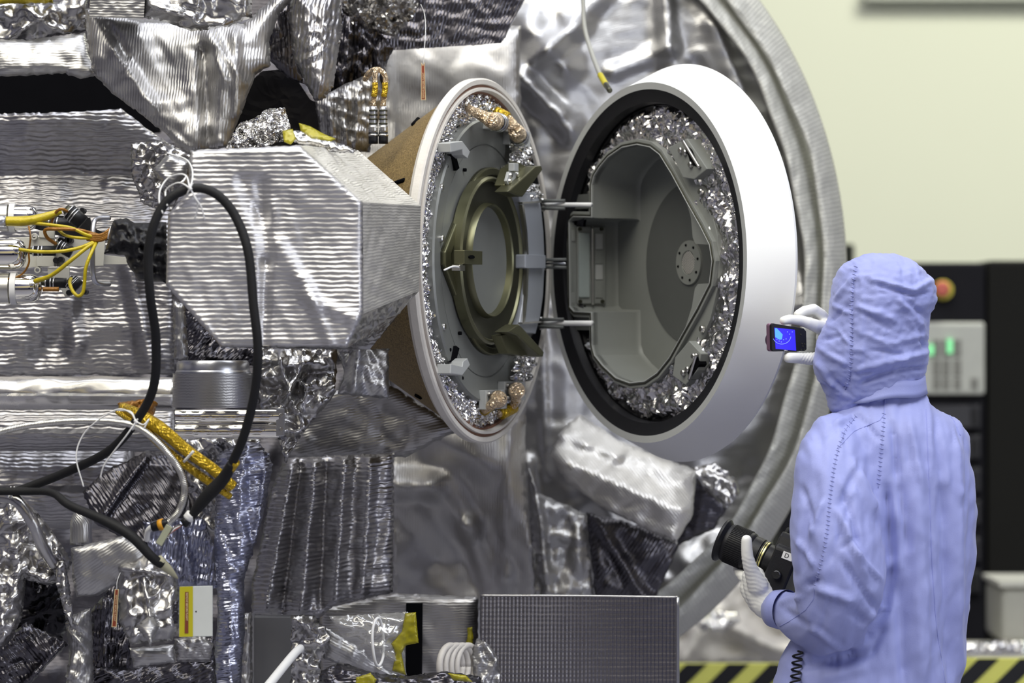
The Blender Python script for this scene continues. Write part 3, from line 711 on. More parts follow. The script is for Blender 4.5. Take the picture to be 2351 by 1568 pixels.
for x,y in ((1331,526),(1381,526),(1332,692),(1383,692)):
    q=D3.px(x,y,.007); lathe('screw',D3,[(0,.011),(.004,.011),(.005,.006)],M['olived'],wp,12,cu=q[0],cv=q[1])
# hinge side bracket tabs on the housing
for y in (540,682): dbox('mounting_tab',D2,1290,y-10,1313,y+14,c0-.01,c0+.0,M['cav'],hou)
hb=dbox('hinge_bracket',D2,1290,488,1312,712,c0-.03,c0-.012,M['cavdark'],hou,label='dark grey bracket strip left of the cavity')
for y in (462,742): dbox('hinge_block',D2,1310,y-14,1361,y+16,c0-.03,c0-.004,M['cavdark'],hou,label='dark grey hinge block')
# three hinge rods joining cover and housing
def rod(label,y,x0,x1,r,mat,double=True):
    t=thing('hinge_rod',label,'rod',P(x0,y,8.15))
    a=P(x0,y,8.22); b=P(x1,y,8.12)
    tube('bar',[a,b],r,M[mat],t,12,.03)
    if double:
        for dy in (-9,9):
            tube('fork_arm',[P(x0-14,y+dy*.9,8.2),P(x0+50,y+dy,8.17)],.0042,M['cavdark'],t,10,.03)
    for dy in (-9,9): tube('end_nut',[P(x0-8,y+dy,8.205),P(x0+2,y+dy,8.2)],.007,M['steel'],t,6,.03)
    return t
rod('upper white hinge rod between the round cover and the housing',470,1247,1358,.0052,'tie')
rod('lower white hinge rod between the round cover and the housing',742,1244,1360,.0062,'tie')
rod('thin middle hinge rod between the round cover and the housing',605,1250,1298,.0026,'satin')
# ------------------------------------------------------------------ blankets, back to front
FB='foil_blanket'
def fb(label,poly,Y,mat,**k):
    k.setdefault('group',None)
    return sheet(k.pop('name',FB),label,k.pop('cat','foil blanket'),poly,Y,M[mat],**k)
rad=pi/180
# backing so that no gap opens between blankets
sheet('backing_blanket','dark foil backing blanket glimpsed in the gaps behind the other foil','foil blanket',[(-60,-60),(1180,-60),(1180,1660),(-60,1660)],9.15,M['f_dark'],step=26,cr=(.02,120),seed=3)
# the big disc: rim at 2.1 m across, seen at a slant
EC=(1175,640); 
def ell(a,b,t): return (EC[0]+a*math.cos(t),EC[1]-b*math.sin(t))
disc=[ell(700,872,t) for t in np.linspace(-1.25,1.30,60)]
disc=disc+[(1190,-60),(820,-60),(820,1640),(1340,1640)]
def domeY(X):
    q=((X[:,0]-EC[0])/740)**2+((X[:,1]-EC[1])/910)**2
    return .10*q
rg=[ # x1,y1,x2,y2,width,height
 (1210,60,1290,150,60,.05),(1195,150,1330,60,38,.035),(1190,175,1310,300,40,.04),(1220,190,1290,260,20,.02),
 (1380,-20,1180,200,45,.03),(1525,-20,1535,110,30,.03),(1535,110,1410,165,30,.025),(1535,110,1600,330,40,.02),
 (1640,60,1760,330,40,.03),(1600,150,1700,380,28,-.02),(1560,330,1700,240,30,.02),(1800,380,1850,700,30,.02),
 (1210,1060,1225,1380,26,.035),(1150,1080,1120,1370,30,.02),(1640,1260,1560,1400,50,.03),(1700,1080,1610,1240,60,-.03),
 (1360,1180,1480,1400,34,-.025),(1590,1150,1530,1300,30,-.02),(1240,640,1255,1090,16,.012),(1090,1050,1180,1330,50,.02)]
sheet('round_blanket','huge round silver blanket standing behind the open cover and white ring','foil blanket',disc,8.85,M['f_soft'],step=10,rot=.25,bulge=.03,edge=60,cr=(.007,150),sw=(.036,380),seed=12,ridges=rg,fn=domeY,jag=1)
# puffed film cover round its edge
t=thing('rim_cover','puffed milky film cover running round the edge of the round blanket','rim cover',P(1850,1450,8.8))
ts=np.linspace(-1.27,1.02,24)
def arcsheet(name,mat,a_in,b_in,a_out,b_out,Y,seed,label=None,pf=.04):
    N=420; K=16; V=[];UV=[];F=[]; T=np.linspace(-1.30,1.05,N); S=np.linspace(0,1,K)
    A=np.array([(t_*3.2,s_) for t_ in T for s_ in S]); cr=crumple(A,.5,seed,3,4)
    seams=np.linspace(-1.30,1.05,21)
    for i,t_ in enumerate(T):
        ds=np.min(np.abs(seams-t_)); puff=min(1,ds/.03)**.5
        wob=.008*math.sin(t_*9+seed)+.005*math.sin(t_*23)
        for j,s_ in enumerate(S):
            a=a_in+(a_out-a_in)*s_; b=b_in+(b_out-b_in)*s_; x,y=ell(a*(1+wob*.6*(1-s_)),b*(1+wob*.6*(1-s_)),t_)
            prof=math.sin(pi*s_)**.35 if 0<s_<1 else 0
            yy=Y-pf*prof*(.85+.15*puff)+.10*s_*s_-.005*cr[i*K+j]
            p=P(x,y,yy); V.append(p); UV.append((s_*.12,t_*1.1))
    for i in range(N-1):
        for j in range(K-1): F.append((i*K+j,(i+1)*K+j,(i+1)*K+j+1,i*K+j+1))
    o=mesh_obj(name,V,F,mat,t,True,uv=UV,label=label)
    if sum(p.normal.y*p.area for p in o.data.polygons)>0: o.data.flip_normals()
    m=o.modifiers.new('Solidify','SOLIDIFY'); m.thickness=.004; m.offset=-1
    return o
arcsheet('outer_roll',M['film'],716,884,770,950,8.84,5,'pale outer roll with cross seams',.014)
arcsheet('inner_roll',M['film'],668,832,722,890,8.83,8,'grey inner roll against the blanket',.014)
# flaps on the lower part of the disc
fb('folded foil flap painted cream as if lit below the white ring',[(1262,1045),(1278,1000),(1330,950),(1420,1010),(1600,1080),(1592,1180),(1552,1246),(1500,1222),(1380,1165),(1300,1105)],8.66,'f_lit',rot=-.9,tilt=(.10,-.9),bulge=.05,edge=45,ridges=[(1300,1060,1560,1170,45,.05),(1290,1000,1420,1050,25,.02)],cr=(.010,90),seed=21)
fb('small crumpled foil tuft right of the cream flap',[(1588,1075),(1640,1062),(1690,1100),(1700,1130),(1672,1165),(1620,1120)],8.68,'f_crum',tilt=(0,-.6),cr=(.016,40),seed=22,step=6)
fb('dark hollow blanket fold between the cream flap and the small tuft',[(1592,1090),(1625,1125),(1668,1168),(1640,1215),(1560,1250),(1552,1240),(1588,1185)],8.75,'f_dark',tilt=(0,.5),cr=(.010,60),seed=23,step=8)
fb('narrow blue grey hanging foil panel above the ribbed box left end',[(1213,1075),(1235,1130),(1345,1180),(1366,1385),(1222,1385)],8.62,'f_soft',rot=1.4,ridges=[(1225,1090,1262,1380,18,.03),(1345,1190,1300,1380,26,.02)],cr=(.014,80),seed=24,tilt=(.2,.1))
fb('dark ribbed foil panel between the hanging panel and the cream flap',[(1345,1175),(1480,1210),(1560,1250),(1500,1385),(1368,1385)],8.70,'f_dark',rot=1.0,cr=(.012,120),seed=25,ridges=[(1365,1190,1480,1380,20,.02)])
# pale flat panel behind the cover, upper and lower
fb('pale upright foil panel behind the hanging red tag',[(725,60),(1195,60),(1193,560),(1100,620),(725,620)],8.60,'f_fine',rot=pi/2,tilt=(0,-.12),cr=(.004,160),sw=(.012,500),seed=31,step=12,ridges=[(885,110,905,330,14,.012)])
fb('grey foil panel with stitched edge below the brown cone',[(890,560),(1215,560),(1205,1060),(1230,1400),(900,1400)],8.55,'f_fine',rot=pi/2,tilt=(-.05,.10),cr=(.006,190),sw=(.045,300),seed=32,step=11,ridges=[(905,1110,990,1115,45,.04),(990,1115,1070,1210,45,.045),(1070,1210,1125,1360,30,.03),(905,1180,1000,1290,60,-.03),(1030,1100,1150,1330,40,.03),(1000,1010,1110,1060,60,.03),(1170,980,1160,1390,30,.025),(905,1050,905,1390,10,.01)])
# top: dark ribbed case
t=thing('foil_wrapped_case','dark ribbed foil wrapped case hanging from the top edge','case',P(1040,110,8.35))
q=[P(862,118,8.10),P(1150,99,8.10),P(1225,-40,8.10),P(862,-40,8.10)]
patch('front_panel',[q[0],q[1],q[2],q[3]],M['f_dark'],t,60,36,.004,.06,41,rot=pi/2)
b=[P(880,108,8.5),P(1150,92,8.5),P(1222,-40,8.5)]
patch('bottom_panel',[q[0],q[1],b[1],b[0]],M['f_dark'],t,50,16,.004,.05,42); patch('side_panel',[q[1],q[2],b[2],b[1]],M['f_crum'],t,20,20,.005,.05,43)
fb('dark crumpled foil bundle with a buckle at the top centre',[(785,-20),(905,-20),(965,-10),(950,40),(905,85),(845,70),(800,78),(785,40)],7.98,'f_crum',cr=(.022,45),seed=44,step=6,tilt=(0,.6),smooth=False)
fb('dark crushed blanket hanging left of the dark ribbed case',[(775,20),(860,60),(905,110),(890,140),(850,350),(790,350),(735,190),(770,110)],8.05,'f_dark',rot=1.5,cr=(.018,60),seed=45,step=7,tilt=(.2,.4),ridges=[(800,80,780,240,22,.03)])
fb('brownish vertical pleats of foil beside the gold connectors',[(722,230),(800,190),(872,160),(880,250),(842,350),(740,342)],7.96,'f_fine',rot=pi/2,cr=(.014,50),seed=46,step=7,tilt=(.1,.1),ridges=[(755,235,765,340,12,.02),(790,215,795,345,10,.02),(825,200,815,345,10,.02)])
fb('tall bright ribbed foil drape tapering to a point at the top',[(672,-20),(780,-20),(786,60),(775,130),(765,200),(740,232),(722,232),(700,190),(672,120),(664,40)],7.78,'f_rib2',rot=1.45,bulge=.06,edge=60,cr=(.006,50),seed=47,step=6,tilt=(0,-.25),ridges=[(700,0,722,190,20,.012),(745,-10,740,200,20,.012)])
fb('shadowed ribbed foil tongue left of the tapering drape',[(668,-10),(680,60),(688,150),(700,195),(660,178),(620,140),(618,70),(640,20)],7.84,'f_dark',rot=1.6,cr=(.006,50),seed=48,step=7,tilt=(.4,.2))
# central top drape
fb('wide funnel shaped silver drape above the foil box',[(196,20),(330,45),(560,55),(650,-25),(690,-25),(640,35),(618,95),(622,150),(588,172),(562,240),(522,338),(470,345),(435,350),(408,335),(384,310),(352,285),(322,262),(262,218),(214,170),(200,110)],7.72,'f_fine',rot=1.5,bulge=.05,edge=55,cr=(.005,110),sw=(.016,250),seed=51,step=7,tilt=(0,-.28),
   ridges=[(480,80,515,180,26,.03),(470,120,480,330,26,-.03),(540,80,545,260,18,.02),(260,110,345,240,26,.02),(320,260,440,345,14,.012),(250,60,290,130,16,-.02),(500,100,560,190,14,.015)])
fb('pale flat foil strip above the black opening at the left',[(-20,88),(60,92),(195,75),(222,172),(185,182),(150,168),(95,172),(-20,176)],7.80,'f_soft',cr=(.004,60),seed=52,tilt=(0,-.35),bulge=.03)
fb('blue grey crumpled foil in the top left corner',[(-20,8),(120,6),(200,-20),(202,72),(140,80),(60,98),(-20,112)],7.86,'f_crum',cr=(.016,70),seed=53,step=7,tilt=(0,.25),ridges=[(20,90,120,20,22,.03),(60,20,150,80,18,.02)])
fb('clear foil strip with yellow tape along the top left edge',[(-20,-20),(120,-20),(120,6),(-20,10)],7.83,'yellow',cr=(.004,40),seed=54,name='yellow_tape',cat='tape')
fb('dark blue foil fold hanging under the top centre left edge',[(325,-20),(575,-20),(580,40),(520,62),(440,72),(380,50),(328,40)],7.60,'f_crum',rot=.1,cr=(.012,70),seed=55,step=7,tilt=(0,.45),bulge=.05,ridges=[(340,10,440,40,16,.02),(400,62,540,55,16,.02)])
t=thing('foil_wrapped_block','small pale foil wrapped block at the top edge above the funnel drape','block',P(268,42,7.5))
qa=[P(205,40,7.50),P(330,42,7.50),P(335,-40,7.50),P(210,-40,7.50)]; qb=[P(208,28,7.72),P(326,30,7.72),P(330,-40,7.72),P(212,-40,7.72)]
patch('front_panel',qa,M['f_soft'],t,30,20,.002,.04,56); patch('bottom_panel',[qa[0],qa[1],qb[1],qb[0]],M['f_soft'],t,20,10,.002,.04,57); patch('side_panel',[qa[1],qa[2],qb[2],qb[1]],M['f_soft'],t,10,10,.002,.04,58); patch('side_panel',[qa[3],qa[0],qb[0],qb[3]],M['f_soft'],t,10,10,.002,.04,59)
# black box and arched plate, painted as the shade inside two openings
m=MB(); fo=Frame((0,8.75,0),(0,-1,0)); a=fo.px(-60,300); b=fo.px(360,150); m.add(*box_geo(fo,a[0],a[1],b[0],b[1],-.1,0)); m.out('recess_shade',M['black'],label='black box painted as the shade of the opening at the upper left behind the drapes',cat='opening')
m=MB(); fo=Frame((0,8.0,0),(0,-1,0)); m.add(*plate_geo(fo,fo.pp([(515,345),(548,262),(572,190),(602,163),(640,160),(682,182),(712,228),(735,240),(740,350)]),-.05,0)); m.out('arch_shade',M['f_shade'],label='black plate painted as the shade of the arched recess between the funnel drape and the tapering drape',cat='opening')
fb('bright crumpled foil heap inside the dark arch',[(518,340),(548,285),(585,272),(612,250),(655,246),(668,300),(650,322),(600,338)],7.62,'f_shine',cr=(.022,45),seed=61,step=5,tilt=(0,-.5),smooth=False)
# left ribbed wall panel
fb('long ribbed foil panel behind the yellow cabled connectors',[(-30,262),(150,258),(278,250),(330,290),(372,318),(405,345),(398,480),(400,860),(-30,862)],8.05,'f_rib2',rot=0,tilt=(0,0),cr=(.005,110),sw=(.014,330),seed=71,step=7,bulge=.02,fn=lambda X: np.interp(X[:,1],[250,400,500,560,860],[-.09,0,-.03,-.035,.0]),
   ridges=[(165,700,175,800,30,.02),(300,620,350,850,34,.03),(60,860,200,700,50,-.02),(250,420,400,450,20,.015)])
# crumpled bits around the top left of the box
fb('crushed grey foil piled behind the black cable loop',[(300,330),(372,322),(420,345),(440,360),(430,430),(395,470),(360,480),(330,470),(300,400)],7.50,'f_crum',cr=(.016,50),seed=72,step=6,tilt=(.1,.2))
t=fb('small square pale foil pad tied beside the cable loop',[(350,392),(385,352),(436,370),(428,402),(400,428),(372,420)],7.30,'f_soft',cr=(.003,40),seed=73,step=5,bulge=.03,edge=14,name='foil_pad',cat='foil pad')
# ------------------------------------------------------------------ foil box
t=thing('foil_box','large eight sided box wrapped in ribbed pale foil left of the round cover','insulated box',P(640,800,7.3))
Fp=[(436,346),(690,334),(833,464),(834,720),(798,798),(508,797),(381,655),(386,492),(432,440)]
Bp=[(560,352),(822,345),(966,472),(962,668),(900,738),(848,803),(640,800),(500,660),(500,500)]
YF,YB=7.12,7.47
# front face
loop=[tuple(p) for p in Fp]
def boxfront():
    o=sheet('front_panel',None,None,loop,YF,M['f_rib'],step=6,rot=0,bulge=.012,edge=12,cr=(.0025,110),sw=(.004,300),seed=81,jag=.6,
      ridges=[(598,420,612,600,26,-.012),(612,600,606,790,20,-.012),(640,560,720,700,26,.008),(560,420,600,500,30,-.01),(700,680,830,740,24,.010),(700,640,760,790,22,.008),(400,470,460,440,18,.008),(381,655,508,797,14,.006)],parent=t,thick=.004)
    return o
boxfront()
for i in range(len(Fp)):
    j=(i+1)%len(Fp)
    a,b=Fp[i],Fp[j]; c,d=Bp[j],Bp[i]
    L_=math.hypot(a[0]-b[0],a[1]-b[1])
    mt='f_lit' if i in (0,1,2) else 'f_crum'  # sides painted as lit from above get the paler foil copy
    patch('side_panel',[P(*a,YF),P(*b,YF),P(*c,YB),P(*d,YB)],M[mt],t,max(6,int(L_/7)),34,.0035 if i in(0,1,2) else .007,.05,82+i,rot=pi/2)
plate('back_panel',Frame((0,YB,0),(0,-1,0)),Frame((0,YB,0),(0,-1,0)).pp(Bp),-.003,0,M['f_fine'],t)
fb('loose crumpled foil corner hanging under the right end of the foil box',[(770,795),(850,740),(962,668),(905,735),(850,800),(892,800),(893,915),(840,912),(775,905),(790,850)],7.62,'f_soft',rot=.7,cr=(.012,60),seed=95,step=7,tilt=(.1,-.1),ridges=[(830,740,810,900,20,.03)])
fb('crushed silver foil hanging below the foil box beside the bright strap',[(592,798),(700,800),(775,800),(770,905),(720,965),(690,1000),(655,1062),(640,1010),(600,960),(585,880)],7.72,'f_crum',cr=(.024,70),seed=96,step=6,tilt=(.1,.05),ridges=[(640,820,690,980,20,.03),(700,810,650,940,14,.02)])
fb('thin foil wedge over the box top with amber tape',[(650,300),(690,300),(760,322),(822,346),(780,352),(700,335),(655,318)],7.28,'f_crum',cr=(.008,40),seed=97,step=5,tilt=(0,-.4))
for k,(pl,lb) in enumerate((([(648,300),(672,296),(680,318),(668,332),(652,326)],'short amber tape tab on the foil wedge above the box'),([(686,282),(712,290),(745,308),(770,318),(760,325),(715,318),(690,300)],'long amber tape strip lying over the foil wedge above the box'))):
    sheet('amber_tape',lb,'tape',pl,7.22,M['tape'],step=4,jag=.3,cr=(.002,25),seed=98+k,bulge=.004,edge=8,tilt=(0,-.5))
# ------------------------------------------------------------------ struts, can, strap
def strut(label,pts,r,mat,seed,Y,name='foil_wrapped_tube',parts=()):
    t=thing(name,label,'tube',P(pts[0][0],pts[0][1],Y))
    V,F,UV=tube_geo([P(x,y,Y) for x,y in pts],r,40,.012); A=np.array(UV); h=crumple(A,.09,seed)*.0035*r/.04
    c=[P(x,y,Y) for x,y in pts]; 
    V=[Vector(v)+Vector((0,-1,.3))*float(q) for v,q in zip(V,h)]
    uv=[(u,v) for u,v in UV]
    mesh_obj('foil_wrap',V,F,M[mat],t,True,uv=uv); return t
strut('bright smooth foil wrapped tube running in from the left edge below the ribbed panel',[(-30,903),(180,902),(405,905)],.039*.97,'f_tube',3,7.85)
strut('dark ribbed foil wrapped tube below the bright tube at the left',[(-30,985),(200,984),(400,985)],.052,'f_rib2',5,8.05)
strut('wide ribbed foil cylinder low at the left behind the black cable',[(-30,1110),(150,1110),(300,1112)],.105,'f_rib2',7,8.20)
tt=thing('end_can','short foil wrapped can with a shiny lid band under the foil box','can',P(490,935,7.6))
fr=Frame(P(489,935,7.68),(0,0,1),(0,1,0))
lathe('foil_wrap',fr,[(0,.0),(.088,.0),(.089,.005),(.088,.072),(.089,.075)],M['f_soft'],tt,72)
lathe('lid_band',fr,[(.083,.074),(.083,.078),(.080,.082),(.080,.097),(.076,.103),(0,.104)],M['satin'],tt,72,label='smooth bright lid band')
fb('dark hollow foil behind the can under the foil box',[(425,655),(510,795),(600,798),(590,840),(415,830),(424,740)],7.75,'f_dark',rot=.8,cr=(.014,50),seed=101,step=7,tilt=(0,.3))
fb('narrow upright foil strip left of the can',[(396,690),(426,700),(432,826),(400,828)],7.60,'f_soft',rot=1.5,cr=(.004,40),seed=102,step=6)
tt=thing('mirror_strap','polished two row metal strap crossing under the can','strap',P(525,1005,7.52))
F5=Frame((0,7.52,0),(-.10,-1,0)); a=F5.px(402,940); b=F5.px(640,1006); mid=(a[1]+b[1])/2
for k,(y0,y1) in enumerate(((941,970),(974,1005))):
    m=MB(); n_=26; V=[];F=[]
    for j in range(2):
        for i in range(n_+1):
            for s_ in range(9):
                x=402+(640-402)*i/n_; yy=y0+(y1-y0)*s_/8; bul=.006*math.sin(pi*s_/8)
                p=P(x,yy,7.5-bul-.0025*math.sin(i*.33+k)-.0008*math.sin(i*1.1+k*2)+ (0 if j==0 else .008)); V.append(p)
    A_=(n_+1)*9
    for i in range(n_):
        for s_ in range(8): F.append((i*9+s_,(i+1)*9+s_,(i+1)*9+s_+1,i*9+s_+1)); F.append((A_+i*9+s_,A_+i*9+s_+1,A_+(i+1)*9+s_+1,A_+(i+1)*9+s_))
    for i in range(n_): F.append((i*9,A_+i*9,A_+(i+1)*9,(i+1)*9)); F.append((i*9+8,(i+1)*9+8,A_+(i+1)*9+8,A_+i*9+8))
    mesh_obj('mirror_band',V,F,M['chrome'],tt,True)
F5=Frame((0,7.5,0),(0,-1,0))
bk=dbox('end_bracket',F5,634,938,652,1002,-.02,.006,M['satin'],tt)
for y in (953,986): screw(bk,F5,646,y,.006,.005)
# ------------------------------------------------------------------ lower half
fb('wide pleated ribbed foil skirt below the brown cone',[(655,1052),(780,1045),(905,1040),(902,1360),(760,1395),(735,1420),(660,1412),(578,1410),(578,1340),(600,1240),(620,1130)],7.95,'f_rib2',rot=.08,tilt=(0,.06),cr=(.006,70),seed=111,step=6,bulge=.03,
   ridges=[(668,1080,610,1400,24,.03),(722,1070,690,1400,26,.035),(790,1060,770,1380,26,.035),(850,1060,830,1370,24,.03),(690,1070,650,1400,12,-.02),(750,1070,735,1390,14,-.02)])
fb('flat ribbed foil apron between the skirt and the bottom wrapped parts',[(735,1395),(902,1362),(1098,1370),(1098,1600),(735,1600)],8.1,'f_fine',rot=0,cr=(.004,120),seed=112,step=9,tilt=(0,.15))
fb('dark plain foil face below the cone beside the skirt',[(700,905),(890,880),(1060,985),(930,1050),(660,1050)],8.1,'f_fine',rot=.2,cr=(.006,90),seed=113,step=9,tilt=(0,.12),sw=(.01,200))
fb('blue and cream crinkled foil column beside the pleated skirt',[(497,1045),(560,1010),(600,1020),(628,1065),(605,1180),(590,1240),(560,1330),(562,1440),(552,1600),(488,1600),(500,1400),(492,1250)],7.72,'f_blue',rot=.15,cr=(.012,60),seed=114,step=6,bulge=.05,edge=40,tilt=(0,-.1),ridges=[(560,1040,545,1200,22,.02),(610,1080,590,1230,10,.02)])
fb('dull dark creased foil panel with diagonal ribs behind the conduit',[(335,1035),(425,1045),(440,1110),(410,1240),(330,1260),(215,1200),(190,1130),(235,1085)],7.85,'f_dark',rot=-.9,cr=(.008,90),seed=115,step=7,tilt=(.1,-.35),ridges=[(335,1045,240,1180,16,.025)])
fb('grey crinkled foil behind the lower ends of the amber bundle',[(420,1010),(500,1000),(600,1010),(560,1090),(540,1180),(500,1230),(440,1200),(425,1100)],7.82,'f_crum',cr=(.018,60),seed=116,step=7)
fb('foil strip with blue reflections put into its colour above the yellow and white plate',[(330,1200),(400,1190),(470,1190),(492,1260),(500,1350),(405,1350),(345,1290)],7.78,'f_blue',rot=1.4,cr=(.008,60),seed=117,step=6,tilt=(.1,.1),ridges=[(415,1200,440,1345,16,.02)])
# lower left pile
fb('silver crumpled foil bundle at the left edge below the black cable',[(-20,1130),(30,1135),(75,1165),(110,1205),(140,1250),(165,1290),(150,1330),(110,1345),(60,1330),(50,1420),(20,1480),(-20,1500)],7.45,'f_crum',cr=(.022,80),seed=121,step=6,tilt=(0,-.2),bulge=.05)
tube('foil_wrapped_hose',[P(0,1140,7.38),P(40,1150,7.34),P(75,1200,7.34),P(95,1250,7.36),P(125,1300,7.4)],.013,M['f_crum'],label='bent thin foil wrapped hose over the left crumpled bundle',cat='hose')
fb('black foil painted as the shade of the torn opening under the left crumpled bundle',[(50,1330),(120,1315),(150,1350),(160,1430),(140,1470),(60,1480),(30,1450)],7.62,'f_shade',cr=(.02,60),seed=122,step=7,tilt=(0,.5))  # black foil colour stands in for the shade inside the opening
fb('dark ribbed foil roll lying across the bottom left corner',[(-20,1480),(60,1430),(150,1470),(155,1480),(60,1580),(-20,1600)],7.50,'f_dark',rot=-.9,cr=(.014,60),seed=123,step=7,ridges=[(60,1570,145,1480,16,.03)])
fb('narrow twisted foil strip right of the dark torn opening',[(118,1240),(150,1290),(160,1350),(170,1420),(165,1450),(145,1400),(128,1330)],7.40,'f_crum',cr=(.014,40),seed=124,step=5)
fb('long light wrinkled foil strip standing at the bottom left',[(150,1430),(170,1410),(208,1395),(212,1440),(215,1600),(148,1600),(158,1500)],7.46,'f_soft',rot=1.5,cr=(.014,60),seed=125,step=6,tilt=(.3,-.1),bulge=.04)
fb('dark upright foil pleats left of the red bottom tag',[(210,1400),(260,1340),(300,1350),(300,1600),(210,1600)],7.60,'f_dark',rot=1.5,cr=(.012,50),seed=126,step=7,ridges=[(240,1380,240,1590,12,.02)])
fb('flat scuffed foil sheet under the lower black cable',[(163,1258),(285,1230),(345,1262),(330,1320),(270,1340),(225,1368),(175,1370),(165,1320)],7.36,'f_soft',rot=.6,cr=(.003,80),seed=127,step=7,tilt=(0,.1))
t=thing('foil_wrapped_post','pale foil wrapped post top behind the lower black cable','post',P(186,1250,7.42))
V,F,UV=tube_geo([P(186,1250,7.42),P(186,1210,7.42),P(186,1180,7.42),P(186,1172,7.42)],[.024,.0235,.023,.014],20,.006); mesh_obj('foil_cap',V,F,M['f_soft'],t,True,uv=UV)
fb('foil wrapped bracket with glossy folds left of the yellow and white plate',[(272,1300),(345,1262),(405,1315),(412,1350),(412,1440),(395,1470),(300,1480),(275,1430),(268,1350)],7.34,'f_crum',cr=(.014,70),seed=128,step=6,tilt=(0,-.2),bulge=.04,ridges=[(280,1305,400,1320,14,.02),(330,1330,345,1420,12,.02)])
sheet('foil_cone','small bright pointed foil cone hanging under the wrapped bracket','foil cone',[(313,1438),(345,1410),(368,1436),(346,1484)],7.26,M['f_soft'],step=5,bulge=.03,edge=20,cr=(.002,30),seed=129,tilt=(0,-.8))
fb('pale taped foil square below the wrapped bracket',[(298,1488),(400,1478),(403,1518),(308,1534)],7.36,'f_soft',cr=(.003,50),seed=130,step=6,tilt=(0,-.1))
fb('dark crumpled foil along the bottom between the strip and the blue column',[(210,1530),(310,1535),(405,1520),(400,1480),(490,1460),(500,1600),(210,1600)],7.52,'f_dark',cr=(.016,60),seed=131,step=7,rot=.4)
fb('small dark ribbed foil collar under the yellow and white plate',[(400,1465),(470,1460),(490,1480),(480,1520),(405,1518)],7.44,'f_fine',cr=(.01,40),seed=132,step=6,tilt=(0,.3))
# ------------------------------------------------------------------ cables, ties, connectors
def line(pts): return [P(*p) for p in pts]
# main black cable loop
cb=thing('black_cable','thick black cable looping over the foil box and down to a laced end','cable',P(430,1190,7.05))
tube('jacket',line([(30,1132,7.34),(150,1085,7.30),(250,1035,7.22),(310,970,7.16),(352,890,7.10),(358,780,7.05),(345,680,7.0),(340,590,6.98),(352,520,6.97),(380,465,6.97),(420,438,6.97),(462,432,6.97),(505,452,6.97),(542,500,6.97),(570,580,6.96),(582,700,6.96),(592,800,6.97),(585,900,7.0),(560,1000,7.04),(530,1070,7.08)]),.0095,M['rubber'],cb,16,.006)
tube('heat_shrink',line([(534,1062,7.075),(512,1100,7.1),(470,1145,7.12),(438,1188,7.14)]),[.010,.0125,.014,.0125,.0085],M['rubber'],cb,14,.006,label='black wrinkled sleeve at the cable end')
tube('cable_boot',line([(436,1190,7.14),(420,1203,7.14)]),[.008,.010],M['blackpl'],cb,14)
tube('amber_band',line([(540,1058,7.074),(516,1093,7.098)]),.0112,M['kapton'],cb,14,label='amber tape band')
for a,b in (((446,1180),(424,1192)),((420,1194),(410,1208))): pass
tube('white_lace',line([(440,1180,7.138),(431,1191,7.141)]),.0112,M['tie'],cb,16,.004)
for k,(c,mt) in enumerate((((.25,.06,.04),'w1'),((.7,.7,.68),'w2'),((.08,.06,.05),'w3'))):
    tube('wire',line([(420,1205,7.14),(400,1218-k*4,7.13),(384,1230+k*4,7.12)]),.0014,plain('wire_'+mt,c,.5),cb,6)
m=MB(); fr=Frame(P(376,1228,7.12),(0,-1,0),(.5,0,.86)); m.add(*box_geo(fr,-.006,-.022,.008,.022,-.006,.006)); m.out('wire_splice',plain('splice_grey',(.30,.31,.22),.5),cb,bevel=.001)
cb2=thing('black_cable','black cable drooping from the left edge to a taped end above the yellow plate','cable',P(0,1130,7.3))
tube('jacket',line([(-20,1128,7.32),(60,1128,7.30),(120,1132,7.26),(160,1160,7.22),(240,1195,7.18),(300,1230,7.16),(350,1280,7.16),(372,1295,7.17)]),[.0085,.0085,.0075,.009,.0095,.011,.0105,.010],M['rubber'],cb2,14,.006)
tube('tape_end',line([(362,1285,7.165),(385,1306,7.18),(408,1328,7.2)]),[.0115,.009,.002],plain('masking_tape',(.42,.40,.27),.6),cb2,12,label='tan taped end')
for x in (22,30): tube('white_lace',[P(x,1130,7.33)+Vector((.003*math.sin(t_),-.0115*math.cos(t_),.0115*math.sin(t_))) for t_ in np.linspace(0,2*pi,14)],.0013,M['tie'],cb2,6,.004)
# white tie strings at the loop top
def ties(label,knot,strands,name='tie_string',r=.0016,ring=None):
    t=thing(name,label,'tie',P(*knot))
    for s_ in strands: tube('strand',line(s_),r,M['tie'],t,7,.004)
    if ring:
        (x,y,Y,rr)=ring; tube('loop',[P(x,y,Y)+Vector((rr*.5*math.sin(t_),-rr*math.cos(t_),rr*math.sin(t_))) for t_ in np.linspace(0,2*pi,16)],r*1.1,M['tie'],t,7,.004)
    V,F,UV=tube_geo(line([(knot[0]-3,knot[1]-4,knot[2]),(knot[0]+3,knot[1]+4,knot[2])]),r*2.2,8,.002); mesh_obj('knot',V,F,M['tie'],t,True)
ties('white tie strings knotted over the top of the black cable loop',(436,432,6.95),
 [[(436,432,6.95),(428,405,6.99),(410,400,7.0),(385,410,7.02),(368,435,7.0),(366,465,6.97),(374,490,6.96)],[(436,432,6.95),(442,410,6.98),(440,385,7.05),(425,365,7.12),(385,352,7.2)],
  [(436,432,6.95),(415,420,6.97),(395,425,6.99),(380,440,7.0),(384,472,6.96)],[(436,432,6.95),(448,455,6.955),(462,475,6.96),(470,505,6.97)],[(436,432,6.95),(452,460,6.96),(452,485,6.97),(446,505,6.98)]],ring=(436,436,6.972,.0125))
